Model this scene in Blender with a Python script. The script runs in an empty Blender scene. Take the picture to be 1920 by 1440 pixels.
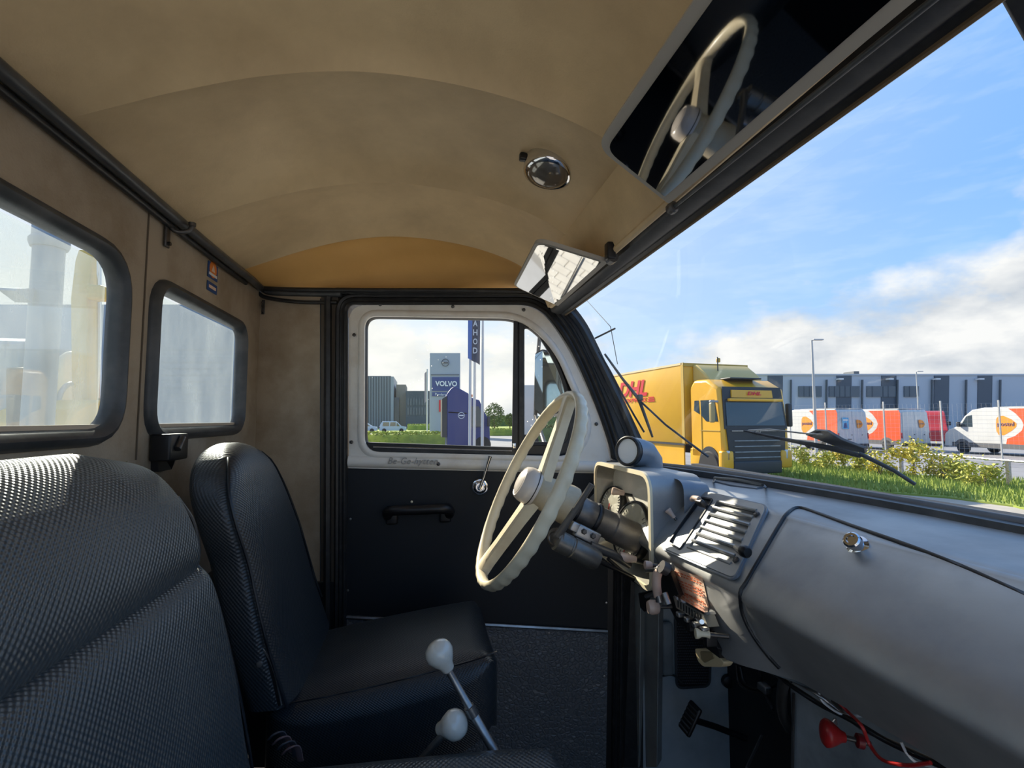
import bpy, bmesh, math, random
from math import sin, cos, pi, sqrt, radians, atan, atan2
from mathutils import Vector as V, Matrix
from mathutils.geometry import tessellate_polygon
from mathutils.bvhtree import BVHTree
random.seed(7)
SC = bpy.context.scene
COL = SC.collection
# ---------------------------------------------------------------- camera
F = 940.0
TH, PH = radians(10.25), atan(67/940)
CAM = V((0, 0, 2.0))
FW = V((sin(TH)*cos(PH), cos(TH)*cos(PH), sin(PH)))
RT = V((cos(TH), -sin(TH), 0))
UP = RT.cross(FW)
cd = bpy.data.cameras.new('camera'); cam = bpy.data.objects.new('camera', cd); COL.objects.link(cam)
cd.sensor_width = 36; cd.lens = 36*F/1920; cd.clip_start = .01; cd.clip_end = 2000
R = Matrix((RT, UP, -FW)).transposed().to_4x4(); R.translation = CAM
cam.matrix_world = R
SC.camera = cam
# ---------------------------------------------------------------- light
SUN_FROM = V((-0.372, 0.762, 0.530)).normalized()
sd = bpy.data.lights.new('sun', 'SUN'); sd.energy = 7.6; sd.angle = radians(.7); sd.color = (1, .9, .74)
so = bpy.data.objects.new('sun', sd); COL.objects.link(so)
so.rotation_euler = SUN_FROM.to_track_quat('Z', 'Y').to_euler(); so.location = (-14, 16, 8)
SC.view_settings.view_transform = 'Standard'; SC.view_settings.look = 'None'
SC.view_settings.gamma = 1; SC.view_settings.use_curve_mapping = False
SC.view_settings.exposure = 0.35
SC.cycles.max_bounces = 10; SC.cycles.diffuse_bounces = 5; SC.cycles.transparent_max_bounces = 16
SC.cycles.use_denoising = True
SC.cycles.sample_clamp_indirect = 4
# ---------------------------------------------------------------- node helper
class N:
    def __init__(s, tree): s.t = tree; s.n = tree.nodes; s.l = tree.links
    def add(s, typ, ins=None, **kw):
        n = s.n.new(typ)
        for k, v in kw.items(): setattr(n, k, v)
        for k, v in (ins or {}).items():
            if hasattr(v, 'is_output') or isinstance(v, bpy.types.NodeSocket): s.l.new(v, n.inputs[k])
            else: n.inputs[k].default_value = v
        return n
    def m(s, op, a, b=0.0, c=0.0, clamp=False):
        n = s.n.new('ShaderNodeMath'); n.operation = op; n.use_clamp = clamp
        for i, v in enumerate((a, b, c)):
            if isinstance(v, bpy.types.NodeSocket): s.l.new(v, n.inputs[i])
            else: n.inputs[i].default_value = v
        return n.outputs[0]
    def vm(s, op, a, b=(0, 0, 0)):
        n = s.n.new('ShaderNodeVectorMath'); n.operation = op
        for i, v in enumerate((a, b)):
            if isinstance(v, bpy.types.NodeSocket): s.l.new(v, n.inputs[i])
            else: n.inputs[i].default_value = v
        return n.outputs[1] if op in ('DOT_PRODUCT', 'LENGTH') else n.outputs[0]
    def mix(s, f, a, b):
        n = s.n.new('ShaderNodeMix'); n.data_type = 'RGBA'
        for i, v in ((0, f), (6, a), (7, b)):
            if isinstance(v, bpy.types.NodeSocket): s.l.new(v, n.inputs[i])
            else: n.inputs[i].default_value = v if i == 0 else (*v[:3], 1)
        return n.outputs[2]
    def ramp(s, f, stops):
        n = s.n.new('ShaderNodeValToRGB'); s.l.new(f, n.inputs[0])
        e = n.color_ramp.elements
        while len(e) < len(stops): e.new(.5)
        for q, (p, c) in zip(e, stops):
            q.position = p; q.color = (c, c, c, 1) if not hasattr(c, '__len__') else (*c, 1)
        return n.outputs[0]
    def noise(s, vec, scale, detail=4, rough=.5):
        n = s.n.new('ShaderNodeTexNoise'); n.inputs['Scale'].default_value = scale
        n.inputs['Detail'].default_value = detail; n.inputs['Roughness'].default_value = rough
        if vec is not None: s.l.new(vec, n.inputs['Vector'])
        return n.outputs[0]
# ---------------------------------------------------------------- sky
w = bpy.data.worlds.new('world'); SC.world = w; w.use_nodes = True; w.node_tree.nodes.clear()
n = N(w.node_tree)
tc = n.add('ShaderNodeTexCoord').outputs['Generated']
sep = n.add('ShaderNodeSeparateXYZ', {0: tc}); z = n.m('MAXIMUM', sep.outputs[2], 0.0)
blue = n.ramp(z, [(0, (.50, .68, .86)), (.12, (.33, .56, .85)), (.35, (.19, .42, .83)), (1, (.11, .30, .70))])
def cloudn(off):
    p = n.vm('ADD', n.vm('MULTIPLY', tc, (1.0, 1.0, 1.9)), off)
    return n.m('ADD', n.m('MULTIPLY', n.noise(p, 4.2, 9, .58), .75), n.m('MULTIPLY', n.noise(p, 1.7, 2, .5), .45))
d0 = cloudn((4.7, 4.36, .03)); d1 = cloudn((4.66, 4.36, .10))
az = n.vm('DOT_PRODUCT', tc, (-.45, .89, 0))
cov = n.ramp(z, [(0, .26), (.12, .25), (.19, .15), (.26, .01), (.4, -.05)])
azr = n.m('MULTIPLY', n.m('MAXIMUM', n.m('SUBTRACT', n.vm('DOT_PRODUCT', tc, (.83, .55, .1)), .90), 0), 1.1)
thr = n.m('SUBTRACT', n.m('SUBTRACT', n.m('SUBTRACT', .735, azr), cov), n.m('MULTIPLY', n.m('MAXIMUM', n.m('SUBTRACT', az, .60), 0), .5))
dens = n.m('MULTIPLY', n.m('SUBTRACT', d0, thr), 7.0, clamp=True)
lit = n.m('ADD', .5, n.m('MULTIPLY', n.m('SUBTRACT', d0, d1), 4.2), clamp=True)
ccol = n.mix(lit, (.38, .43, .50), (.80, .79, .77))
cirr = n.m('MULTIPLY', n.ramp(n.noise(n.vm('MULTIPLY', tc, (2.5, 2.5, 12)), 3.0, 6, .6), [(.48, 0), (.85, 1)]), .25)
sky = n.mix(cirr, blue, (.85, .9, .97))
sky = n.mix(dens, sky, ccol)
gl = n.m('POWER', n.m('MAXIMUM', n.vm('DOT_PRODUCT', tc, tuple(SUN_FROM)), 0.0), 2.2)
sky = n.mix(n.m('MULTIPLY', gl, .75, clamp=True), sky, (.95, .92, .85))
bg = n.add('ShaderNodeBackground', {'Color': sky, 'Strength': 1.0})
out = n.add('ShaderNodeOutputWorld', {'Surface': bg.outputs[0]})
# ---------------------------------------------------------------- pixel maths: a pixel of the photograph and a plane of the place give a point
def ray(px, py): return FW + RT*((px-960)/F) + UP*((720-py)/F)
def PX(px, py, x): d = ray(px, py); return CAM + d*(x/d.x)
def PY(px, py, y): d = ray(px, py); return CAM + d*(y/d.y)
def PZ(px, py, z): d = ray(px, py); return CAM + d*((z-2.0)/d.z)
def PC(px, py, dep): return CAM + ray(px, py)*dep
DN = V((-.15, -1, 0)).normalized()          # inward normal of the tapering driver's side of the cab
DS = sqrt(1+.15**2)
def PD(px, py, off=0.0):
    d = ray(px, py); return CAM + d*((1.555-off*DS)/(d.y+.15*d.x))
def HIT(px, py, bvh, off=0.0):
    h = bvh.ray_cast(CAM, ray(px, py).normalized())
    if h[0] is None: raise RuntimeError('miss %s %s' % (px, py))
    nn = h[1] if h[1].dot(ray(px, py)) < 0 else -h[1]
    return h[0] + nn*off
# ---------------------------------------------------------------- mesh builder
WL = {}
def frame(z, x=None):
    z = V(z).normalized(); x = V(x) if x is not None else (V((0, 0, 1)) if abs(z.z) < .9 else V((1, 0, 0)))
    x = (x - z*x.dot(z)).normalized(); return x, z.cross(x), z
def rpoly(pts, rad, seg=5):
    o = []; k = len(pts)
    for i, p in enumerate(pts):
        p = V(p); a = V(pts[i-1])-p; b = V(pts[(i+1) % k])-p
        r = rad[i] if hasattr(rad, '__len__') else rad
        r = min(r, a.length*.49, b.length*.49)
        if r <= 0: o.append(p); continue
        s, e = p+a.normalized()*r, p+b.normalized()*r
        for j in range(seg+1):
            t = j/seg; o.append(s*(1-t)**2 + p*2*t*(1-t) + e*t*t)
    return o
def spl(pts, k=6):
    """Catmull-Rom through 3-D points"""
    P = [V(p) for p in pts]; P = [P[0]*2-P[1]] + P + [P[-1]*2-P[-2]]; o = []
    for i in range(1, len(P)-2):
        for j in range(k):
            t = j/k; a, b, c, d = P[i-1:i+3]
            o.append(.5*((2*b)+(c-a)*t+(2*a-5*b+4*c-d)*t*t+(3*b-a-3*c+d)*t**3))
    return o+[P[-2]]
def interp(x, T):
    if x <= T[0][0]: return T[0][1]
    for (a, b), (c, d) in zip(T, T[1:]):
        if x <= c: return b+(d-b)*(x-a)/(c-a)
    return T[-1][1]
class MB:
    def __init__(s): s.v = []; s.f = []; s.uv = {}
    def add(s, vs, fs, uv=None):
        b = len(s.v); s.v += [V(p) for p in vs]; s.f += [tuple(i+b for i in f) for f in fs]
        if uv:
            for i, q in enumerate(uv): s.uv[b+i] = q
        return s
    def box(s, c, d, ax=None):
        x, y, z = ax or (V((1, 0, 0)), V((0, 1, 0)), V((0, 0, 1))); c = V(c)
        vs = [c+x*(d[0]/2*i)+y*(d[1]/2*j)+z*(d[2]/2*k) for i in (-1, 1) for j in (-1, 1) for k in (-1, 1)]
        return s.add(vs, [(0, 1, 3, 2), (4, 6, 7, 5), (0, 4, 5, 1), (2, 3, 7, 6), (0, 2, 6, 4), (1, 5, 7, 3)])
    def rbox(s, c, d, r, ax=None, seg=3):
        x, y, z = ax or (V((1, 0, 0)), V((0, 1, 0)), V((0, 0, 1)))
        bm = bmesh.new(); bmesh.ops.create_cube(bm, size=1)
        for q in bm.verts: q.co = V((q.co.x*d[0], q.co.y*d[1], q.co.z*d[2]))
        bmesh.ops.bevel(bm, geom=bm.edges[:], offset=min(r, min(d)*.49), segments=seg, profile=.5, affect='EDGES')
        bm.verts.index_update()
        s.add([V(c)+x*q.co.x+y*q.co.y+z*q.co.z for q in bm.verts], [[q.index for q in f.verts] for f in bm.faces]); bm.free(); return s
    def tube(s, path, r, n=8, closed=False, flat=1.0, ref=None):
        P = [V(p) for p in path]; k = len(P); vs = []; fs = []; prev = None
        for i in range(k):
            t = (P[(i+1) % k]-P[i-1]) if closed else (P[min(i+1, k-1)]-P[max(i-1, 0)])
            t.normalize()
            if prev is None: a = frame(t, ref)[0]
            else: a = prev-t*prev.dot(t); a = a.normalized() if a.length > 1e-6 else frame(t)[0]
            if ref is not None: a = frame(t, ref)[0]
            prev = a; b = t.cross(a); rr = r[i] if hasattr(r, '__len__') else r
            for j in range(n):
                q = 2*pi*j/n; vs.append(P[i]+a*(rr*cos(q)*flat)+b*(rr*sin(q)))
        for i in range(k if closed else k-1):
            for j in range(n):
                fs.append((i*n+j, i*n+(j+1) % n, ((i+1) % k)*n+(j+1) % n, ((i+1) % k)*n+j))
        if not closed: fs += [tuple(range(n))[::-1], tuple((k-1)*n+j for j in range(n))]
        return s.add(vs, fs)
    def sweep(s, path, prof, nrm, closed=False, pc=True):
        """profile (a,b): a in the plane, sideways of the path, b along nrm"""
        P = [V(p) for p in path]; k = len(P); m = len(prof); vs = []; fs = []
        for i in range(k):
            t = (P[(i+1) % k]-P[i-1]) if closed else (P[min(i+1, k-1)]-P[max(i-1, 0)])
            b = V(nrm); t = (t-b*t.dot(b)).normalized(); a = t.cross(b)
            for (u, w_) in prof: vs.append(P[i]+a*u+b*w_)
        for i in range(k if closed else k-1):
            for j in range(m if pc else m-1):
                fs.append((i*m+j, i*m+(j+1) % m, ((i+1) % k)*m+(j+1) % m, ((i+1) % k)*m+j))
        if not closed and pc: fs += [tuple(range(m))[::-1], tuple((k-1)*m+j for j in range(m))]
        return s.add(vs, fs)
    def lathe(s, o, ax, prof, n=20, x=None):
        a, b, c = frame(ax, x); o = V(o); vs = []; fs = []; m = len(prof)
        for (r, h) in prof:
            for j in range(n): q = 2*pi*j/n; vs.append(o+c*h+a*(r*cos(q))+b*(r*sin(q)))
        for i in range(m-1):
            for j in range(n): fs.append((i*n+j, i*n+(j+1) % n, (i+1)*n+(j+1) % n, (i+1)*n+j))
        if prof[0][0] > 1e-5: fs.append(tuple(range(n))[::-1])
        if prof[-1][0] > 1e-5: fs.append(tuple((m-1)*n+j for j in range(n)))
        return s.add(vs, fs)
    def plate(s, outer, holes, nrm, th):
        """flat plate with holes; front at the points, thickness away along -nrm"""
        loops = [[V(p) for p in outer]]+[[V(p) for p in h] for h in holes]
        flat = [p for L in loops for p in L]; k = len(flat); nr = V(nrm).normalized()
        a, b, c = frame(nr)
        L2 = [[V((p.dot(a), p.dot(b), 0)) for p in L] for L in loops]
        tri = tessellate_polygon(L2)
        vs = flat+[p-nr*th for p in flat]; fs = []
        for t in tri:
            fs.append(tuple(t)); fs.append(tuple(i+k for i in t[::-1]))
        o = 0
        for L in loops:
            q = len(L)
            for i in range(q): fs.append((o+i, o+(i+1) % q, o+(i+1) % q+k, o+i+k))
            o += q
        return s.add(vs, fs)
    def prism(s, pts, vec):
        P = [V(p) for p in pts]; k = len(P); vec = V(vec)
        fs = [tuple(range(k))[::-1], tuple(range(k, 2*k))]+[(i, (i+1) % k, (i+1) % k+k, i+k) for i in range(k)]
        return s.add(P+[p+vec for p in P], fs)
    def grid(s, fn, nu, nv, uvf=None):
        vs = []; fs = []; uv = []
        for i in range(nu+1):
            for j in range(nv+1):
                vs.append(V(fn(i/nu, j/nv)))
        U = [0]*(len(vs)); W = [0]*(len(vs)); m = nv+1
        for i in range(nu+1):
            for j in range(nv+1):
                if j: W[i*m+j] = W[i*m+j-1]+(vs[i*m+j]-vs[i*m+j-1]).length
                if i: U[i*m+j] = U[(i-1)*m+j]+(vs[i*m+j]-vs[(i-1)*m+j]).length
        for i in range(nu):
            for j in range(nv): fs.append((i*m+j, (i+1)*m+j, (i+1)*m+j+1, i*m+j+1))
        return s.add(vs, fs, [uvf(p) for p in vs] if uvf else list(zip(U, W)))
    def ell(s, c, r, nu=16, nv=10, ax=None):
        x, y, z = ax or (V((1, 0, 0)), V((0, 1, 0)), V((0, 0, 1))); c = V(c); vs = []; fs = []
        for i in range(nv+1):
            t = pi*i/nv
            for j in range(nu):
                q = 2*pi*j/nu; vs.append(c+x*(r[0]*sin(t)*cos(q))+y*(r[1]*sin(t)*sin(q))+z*(r[2]*cos(t)))
        for i in range(nv):
            for j in range(nu): fs.append((i*nu+j, (i+1)*nu+j, (i+1)*nu+(j+1) % nu, i*nu+(j+1) % nu))
        return s.add(vs, fs)
    def build(s, name, mat, parent=None, label=None, cat=None, group=None, kind=None, smooth=35, bevel=0, fix=True):
        me = bpy.data.meshes.new(name); o0 = WL.get(parent.name, V((0, 0, 0))) if parent else V((0, 0, 0))
        me.from_pydata([tuple(p-o0) for p in s.v], [], s.f)
        if s.uv:
            ul = me.uv_layers.new(name='UVMap')
            for lp in me.loops:
                q = s.uv.get(lp.vertex_index, (0, 0)); ul.data[lp.index].uv = q
        if fix:
            bm = bmesh.new(); bm.from_mesh(me); bmesh.ops.remove_doubles(bm, verts=bm.verts, dist=1e-6)
            bmesh.ops.recalc_face_normals(bm, faces=bm.faces); bm.to_mesh(me); bm.free()
        me.materials.append(mat)
        if smooth:
            me.shade_smooth(); me.set_sharp_from_angle(angle=radians(smooth))
        o = bpy.data.objects.new(name, me); COL.objects.link(o)
        if parent: o.parent = parent; WL[o.name] = o0.copy()
        tag(o, label, cat, group, kind)
        if bevel:
            b = o.modifiers.new('bevel', 'BEVEL'); b.width = bevel; b.segments = 2; b.limit_method = 'ANGLE'; b.angle_limit = radians(40)
        return o
def tag(o, label=None, cat=None, group=None, kind=None):
    if label: o['label'] = label
    if cat: o['category'] = cat
    if group: o['group'] = group
    if kind: o['kind'] = kind
    return o
def thing(name, label=None, cat=None, loc=(0, 0, 0), group=None, kind=None):
    o = bpy.data.objects.new(name, None); COL.objects.link(o); o.location = loc; o.empty_display_size = .05
    WL[o.name] = V(loc); return tag(o, label, cat, group, kind)
def copy_tree(o, parent=None):
    c = o.copy(); COL.objects.link(c)
    if parent: c.parent = parent
    for ch in list(o.children): copy_tree(ch, c)
    return c
def text(s, u0, v0, width, height, org, U, W_, mat, parent, name='lettering', th=.001, bold=0.0, shear=0.0, label=None, res=3, sp=1.0):
    """text fitted to width x height, lower left corner at org, U right, W_ up"""
    cu = bpy.data.curves.new('t', 'FONT'); cu.body = s; cu.offset = bold; cu.shear = shear; cu.resolution_u = res; cu.extrude = .5; cu.space_character = sp
    ob = bpy.data.objects.new('t', cu); COL.objects.link(ob)
    dg = bpy.context.evaluated_depsgraph_get(); me = bpy.data.meshes.new_from_object(ob.evaluated_get(dg))
    bpy.data.objects.remove(ob); xs = [q.co.x for q in me.vertices]; ys = [q.co.y for q in me.vertices]
    x0, x1, y0, y1 = min(xs), max(xs), min(ys), max(ys); U = V(U).normalized(); W_ = V(W_).normalized(); nn = U.cross(W_)
    m = MB(); m.add([V(org)+U*(u0+(q.co.x-x0)/(x1-x0)*width)+W_*(v0+(q.co.y-y0)/(y1-y0)*height)+nn*(q.co.z*th) for q in me.vertices],
                    [tuple(p.vertices) for p in me.polygons])
    bpy.data.meshes.remove(me)
    return m.build(name, mat, parent, label=label, smooth=0)
# ---------------------------------------------------------------- materials
def M(name, col, rough=.5, metal=0.0, var=None, bump=None, spec=.5, coat=0, trans=0, rvar=0):
    m = bpy.data.materials.new(name); m.use_nodes = True; n = N(m.node_tree)
    p = n.n['Principled BSDF']; p.inputs['Base Color'].default_value = (*col, 1); p.inputs['Roughness'].default_value = rough
    p.inputs['Metallic'].default_value = metal; p.inputs['Specular IOR Level'].default_value = spec; p.inputs['Coat Weight'].default_value = coat
    co = n.add('ShaderNodeTexCoord')
    if var:                      # (colour2, scale, low, high)
        f = n.ramp(n.noise(co.outputs['Object'], var[1], 6, .62), [(var[2], 0), (var[3], 1)])
        n.l.new(n.mix(f, col, var[0]), p.inputs['Base Color'])
        if rvar:
            n.l.new(n.m('ADD', rough, n.m('MULTIPLY', f, rvar)), p.inputs['Roughness'])
    if bump:
        kind, sc_, st = bump[:3]; src = co.outputs['UV'] if kind == 'weave' else co.outputs['Object']
        if kind == 'noise': h = n.noise(src, sc_, 3)
        elif kind == 'voro':
            vn = n.add('ShaderNodeTexVoronoi', {'Vector': src, 'Scale': sc_}, feature='DISTANCE_TO_EDGE'); h = n.ramp(vn.outputs['Distance'], [(0, 0), (.22, 1)])
        elif kind == 'weave':
            sp = n.add('ShaderNodeSeparateXYZ', {0: src}); k = 2*pi/sc_
            h = n.m('MULTIPLY', n.m('SINE', n.m('MULTIPLY', sp.outputs[0], k)), n.m('SINE', n.m('MULTIPLY', sp.outputs[1], k*.8)))
        b = n.add('ShaderNodeBump', {'Height': h, 'Strength': st, 'Distance': bump[3] if len(bump) > 3 else .002})
        n.l.new(b.outputs[0], p.inputs['Normal'])
    return m
def glassy(name, haze=.03, tint=(1, 1, 1), hcol=(.8, .85, .9), gloss=.06, drops=False):
    """thin pane: mostly see-through, a weak mirror, a film of dust that the sun lights"""
    m = bpy.data.materials.new(name); m.use_nodes = True; n = N(m.node_tree); n.n.clear()
    tr = n.add('ShaderNodeBsdfTransparent', {'Color': (*tint, 1)})
    g = n.add('ShaderNodeBsdfGlossy', {'Roughness': .02, 'Color': (1, 1, 1, 1)})
    fr = n.add('ShaderNodeLayerWeight', {'Blend': .25})
    a = n.add('ShaderNodeMixShader', {0: n.m('MULTIPLY', fr.outputs['Facing'], gloss*2, clamp=True), 1: tr.outputs[0], 2: g.outputs[0]})
    tl = n.add('ShaderNodeBsdfTranslucent', {'Color': (*hcol, 1)}); df = n.add('ShaderNodeBsdfDiffuse', {'Color': (*hcol, 1)})
    h = n.add('ShaderNodeMixShader', {0: .4, 1: tl.outputs[0], 2: df.outputs[0]})
    co = n.add('ShaderNodeTexCoord').outputs['Object']
    f = n.m('MULTIPLY', n.ramp(n.noise(n.vm('MULTIPLY', co, (3, 3, 1)), 5, 6, .7), [(.3, .45), (.75, 1.3)]), haze, clamp=True)
    if drops:
        vn = n.add('ShaderNodeTexVoronoi', {'Vector': n.vm('MULTIPLY', co, (1, 1, .7)), 'Scale': 75.0})
        f = n.m('ADD', f, n.m('MULTIPLY', n.m('LESS_THAN', vn.outputs['Distance'], .11), n.m('MULTIPLY', n.m('GREATER_THAN', n.noise(co, 4, 3), .56), .7)), clamp=True)
    b = n.add('ShaderNodeMixShader', {0: f, 1: a.outputs[0], 2: h.outputs[0]})
    n.add('ShaderNodeOutputMaterial', {'Surface': b.outputs[0]})
    return m
TAN = M('headliner_vinyl', (.78, .59, .34), .55, var=((.52, .38, .215), 3.2, .38, .72), bump=('noise', 320, .25))
ORG = M('glow_tinted_headliner_vinyl', (.90, .53, .18), .5, var=((.78, .44, .14), 4, .4, .8), bump=('noise', 320, .2))  # warm bounced light put into the colour of the last bay
WALL = M('stained_wall_vinyl', (.43, .355, .26), .65, var=((.27, .20, .125), 6, .42, .72), bump=('noise', 260, .3))
RUB = M('black_rubber', (.018, .019, .021), .42, var=((.05, .05, .05), 30, .5, .8), bump=('noise', 60, .15))
RUBG = M('worn_rubber', (.045, .05, .055), .38, var=((.10, .10, .10), 14, .45, .75), bump=('noise', 40, .2))
SEAT = M('woven_black_vinyl', (.048, .060, .068), .34, var=((.07, .08, .085), 5, .4, .7), bump=('weave', .0072, .75, .0007), spec=.7)
SEAT2 = M('fine_woven_black_vinyl', (.020, .027, .034), .36, var=((.03, .036, .042), 6, .4, .7), bump=('weave', .0058, .6, .0005), spec=.6)
VINYL = M('smooth_black_vinyl', (.012, .015, .02), .33, bump=('noise', 50, .1))
CARD = M('dark_door_card', (.007, .010, .015), .6, bump=('noise', 200, .1))
HAM = M('grained_black_leatherette', (.15, .16, .175), .40, bump=('voro', 85, .8, .0022), spec=.6)
WHITE = M('worn_silver_white_paint', (.80, .78, .73), .38, var=((.62, .56, .48), 9, .48, .8), rvar=.2, coat=.2)
SILV = M('silver_hammer_paint', (.41, .415, .41), .40, .5, var=((.30, .305, .31), 7, .4, .75), rvar=.12, bump=('noise', 45, .12))
SILVD = M('blue_silver_paint', (.22, .255, .30), .42, .4, var=((.30, .32, .35), 9, .45, .75))
CREAM = M('cream_plastic', (.80, .72, .52), .36, var=((.60, .49, .33), 8, .5, .8), coat=.2)
PINK = M('pinkish_plastic', (.68, .52, .43), .4, var=((.55, .40, .32), 20, .4, .7))
IVORY = M('ivory_knob', (.72, .70, .62), .18, var=((.5, .46, .38), 25, .55, .8), coat=.6)
DGREY = M('dark_grey_metal', (.13, .13, .13), .35, .6, var=((.07, .06, .055), 12, .4, .7))
CHROME = M('chrome', (.72, .72, .74), .09, 1)
STEEL = M('dull_steel', (.42, .42, .42), .35, .9, var=((.25, .24, .23), 20, .4, .7))
GREYP = M('grey_painted_metal', (.27, .30, .31), .5, var=((.12, .13, .135), 5, .45, .75))
BLACK = M('black_plastic', (.01, .01, .012), .4)
RED = M('red_knob_plastic', (.42, .02, .02), .35)
CARPET = M('dark_rubber_floor', (.02, .022, .026), .7, bump=('noise', 40, .4))
DIAL = M('dial_face', (.80, .78, .66), .45)
MIRD = M('dark_reflective_film', (.30, .30, .31), .03, 1)
MIRB = M('bright_reflective_film', (.85, .84, .80), .03, 1)
MIRROR = M('mirror_glass', (.8, .85, .88), .02, 1)
STK = M('orange_label_paper', (.85, .60, .44), .6)
STKT = M('label_print_red', (.75, .17, .06), .6)
PAPER = M('blue_print', (.02, .07, .22), .5)
ORNG = M('orange_print', (.80, .22, .03), .5)
WT = M('white_print', (.75, .75, .75), .5)
# ================================================================ CAB SHELL
XR = -.49; FLOORZ = .93
G_OUT = glassy('windscreen_glass', .018, (.97, .99, 1), (.75, .82, .9), .05)
G_DOOR = glassy('door_glass', .010, (.99, 1, .99), (.9, .92, .92), .04, drops=True)
G_REAR = glassy('rear_glass', .06, (.96, .98, 1), (.85, .9, .95), .05)
G_HAZE = glassy('haze_layer_glass', .25, (.95, .98, .97), (.88, .92, .88), .08)  # hazy film for the extra pane that washes out the rear view
# ---- headliner: vaulted bays between the roof bows
BOW = [-.34, .02, .38, .743, 1.10, 1.43, 1.60]
PROF = [(-.50, 2.392), (-.41, 2.430), (-.33, 2.462), (-.22, 2.497), (-.1, 2.518), (.02, 2.518), (.14, 2.502), (.24, 2.474), (.31, 2.44), (.37, 2.39), (.42, 2.325)]
PROF = [(p.x, p.z) for p in spl([(a, 0, b) for a, b in PROF], 8)]
def roofz(x, y, cusp=True):
    z0 = interp(x, PROF)
    if y > 1.43:
        t = (y-1.43)/.17; z0 = z0*(1-t*t)+min(z0, 2.40)*t*t
    if cusp:
        for a, b in zip(BOW, BOW[1:]):
            if a <= y <= b:
                t = (y-a)/(b-a); side = max(0, min(1, (x+.47)/.22))*max(0, min(1, (.40-x)/.22))
                z0 += .046*(4*t*(1-t))**.5*side**.7*(1 if b < 1.6 else .3)
    return z0
ceil = thing('ceiling', loc=(0, .6, 2.5), kind='structure')
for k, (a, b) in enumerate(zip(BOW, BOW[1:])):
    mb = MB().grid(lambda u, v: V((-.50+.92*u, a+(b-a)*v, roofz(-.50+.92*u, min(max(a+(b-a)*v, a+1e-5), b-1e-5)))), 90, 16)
    mb.build('headliner_panel', ORG if k == 5 else TAN, ceil, smooth=60, label='headliner panel painted deeper orange for its warm glow' if k == 5 else None)
MB().grid(lambda u, v: V((-.56+1.04*u, -.4+2.10*v, roofz(-.50+.92*u, -.34+1.9*v, False)+.055)), 20, 14).build('roof_skin', GREYP, ceil, smooth=60)
roof_bvh = BVHTree.FromPolygons([tuple(V((-.50+.92*i/46, -.34+1.94*j/80, roofz(-.50+.92*i/46, -.34+1.94*j/80)))) for i in range(47) for j in range(81)],
    [(i*81+j, (i+1)*81+j, (i+1)*81+j+1, i*81+j+1) for i in range(46) for j in range(80)])
# ---- rear wall with its two window openings
def yz(L): return [V((XR, y, z)) for y, z in L]
BIG = rpoly(yz([(-.12, 1.985), (.905, 1.985), (.905, 2.256), (-.12, 2.256)]), [.03, .055, .06, .03], 6)
SMALL = rpoly(yz([(1.028, 1.985), (1.475, 1.985), (1.475, 2.245), (1.028, 2.245)]), .04, 6)
rw = thing('wall_rear', loc=(XR, .6, 1.6), kind='structure')
MB().plate(yz([(-.40, FLOORZ), (1.66, FLOORZ), (1.66, 2.42), (-.40, 2.42)]), [BIG[::-1], SMALL[::-1]], (1, 0, 0), .012).build('wall_panel', WALL, rw, smooth=0)
for (yy) in (.985,):   # upright joint strip between the windows
    MB().rbox((XR+.001, yy, 2.10), (.003, .0025, .62), .001).build('panel_seam', M('seam_brown', (.12, .09, .06), .7), rw)
MB().box((XR+.001, .972, 1.90), (.003, .03, .06)).build('panel_patch', WALL, rw)
for nm, L, o in (('window_1', BIG, .95), ('window_2', SMALL, 1.25)):
    wd = thing(nm, loc=(XR, .4 if nm == 'window_1' else 1.25, 2.1), kind='structure')
    MB().sweep(L, [(-.001, -.014), (-.001, .003), (.004, .011), (.012, .016), (.020, .013), (.025, .005), (.026, -.002), (.006, -.014)], (1, 0, 0), closed=True).build('rubber_seal', RUBG, wd, smooth=50)
    ys = [p.y for p in L]; zs = [p.z for p in L]
    MB().plate([p-V((.008, 0, 0)) for p in L], [], (1, 0, 0), .003).build('pane', G_REAR, wd, smooth=0)
    zt = max(zs)-.004
    e = .047 if nm == 'window_1' else .004
    MB().plate([V((XR-.015, y, z)) for y, z in ((min(ys)+.004, 1.992), (max(ys)-e, 1.992), (max(ys)-(.004), 1.992), (max(ys)-.004, zt), (min(ys)+.004, zt))], [], (1, 0, 0), .003).build('haze_pane', G_HAZE, wd, smooth=0)  # added pane over the whole opening, only there to haze the view
    MB().box((XR-.004, (min(ys)+max(ys))/2, 1.989), (.010, max(ys)-min(ys)-.05, .007)).build('sill_strip', M('sunlit_sill_%s' % nm, (.6, .5, .38), .5), wd)  # sunlight on the sill painted in as a paler cream strip
# ---- driver's side wall behind the door
sw = thing('wall_left', loc=(-.4, 1.62, 1.6), kind='structure')
MB().plate([PD(462, 540, -.002), PD(604, 556, -.002), PD(603, 1440, -.002), PD(466, 1440, -.002)], [], DN, .04).build('wall_panel', WALL, sw, smooth=0)
MB().tube([PD(601, 560, .001), PD(601, 1092, .001)], .0018, 6).build('panel_seam', RUBG, sw)
MB().plate([PD(602, 556, .004), PD(634, 556, .004), PD(634, 1440, .004), PD(602, 1440, .004)], [], DN, .03).build('door_post', M('brown_post', (.10, .08, .06), .6), sw, smooth=0)
MB().plate([PD(464, 1092, .006), PD(634, 1092, .012), PD(634, 1440, .012), PD(466, 1440, .006)], [], DN, .015).build('lower_trim_panel', VINYL, sw, smooth=0)
MB().rbox(PD(612, 848, .012), (.012, .014, .09), .003).build('strap_anchor', RUB, sw)
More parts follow.
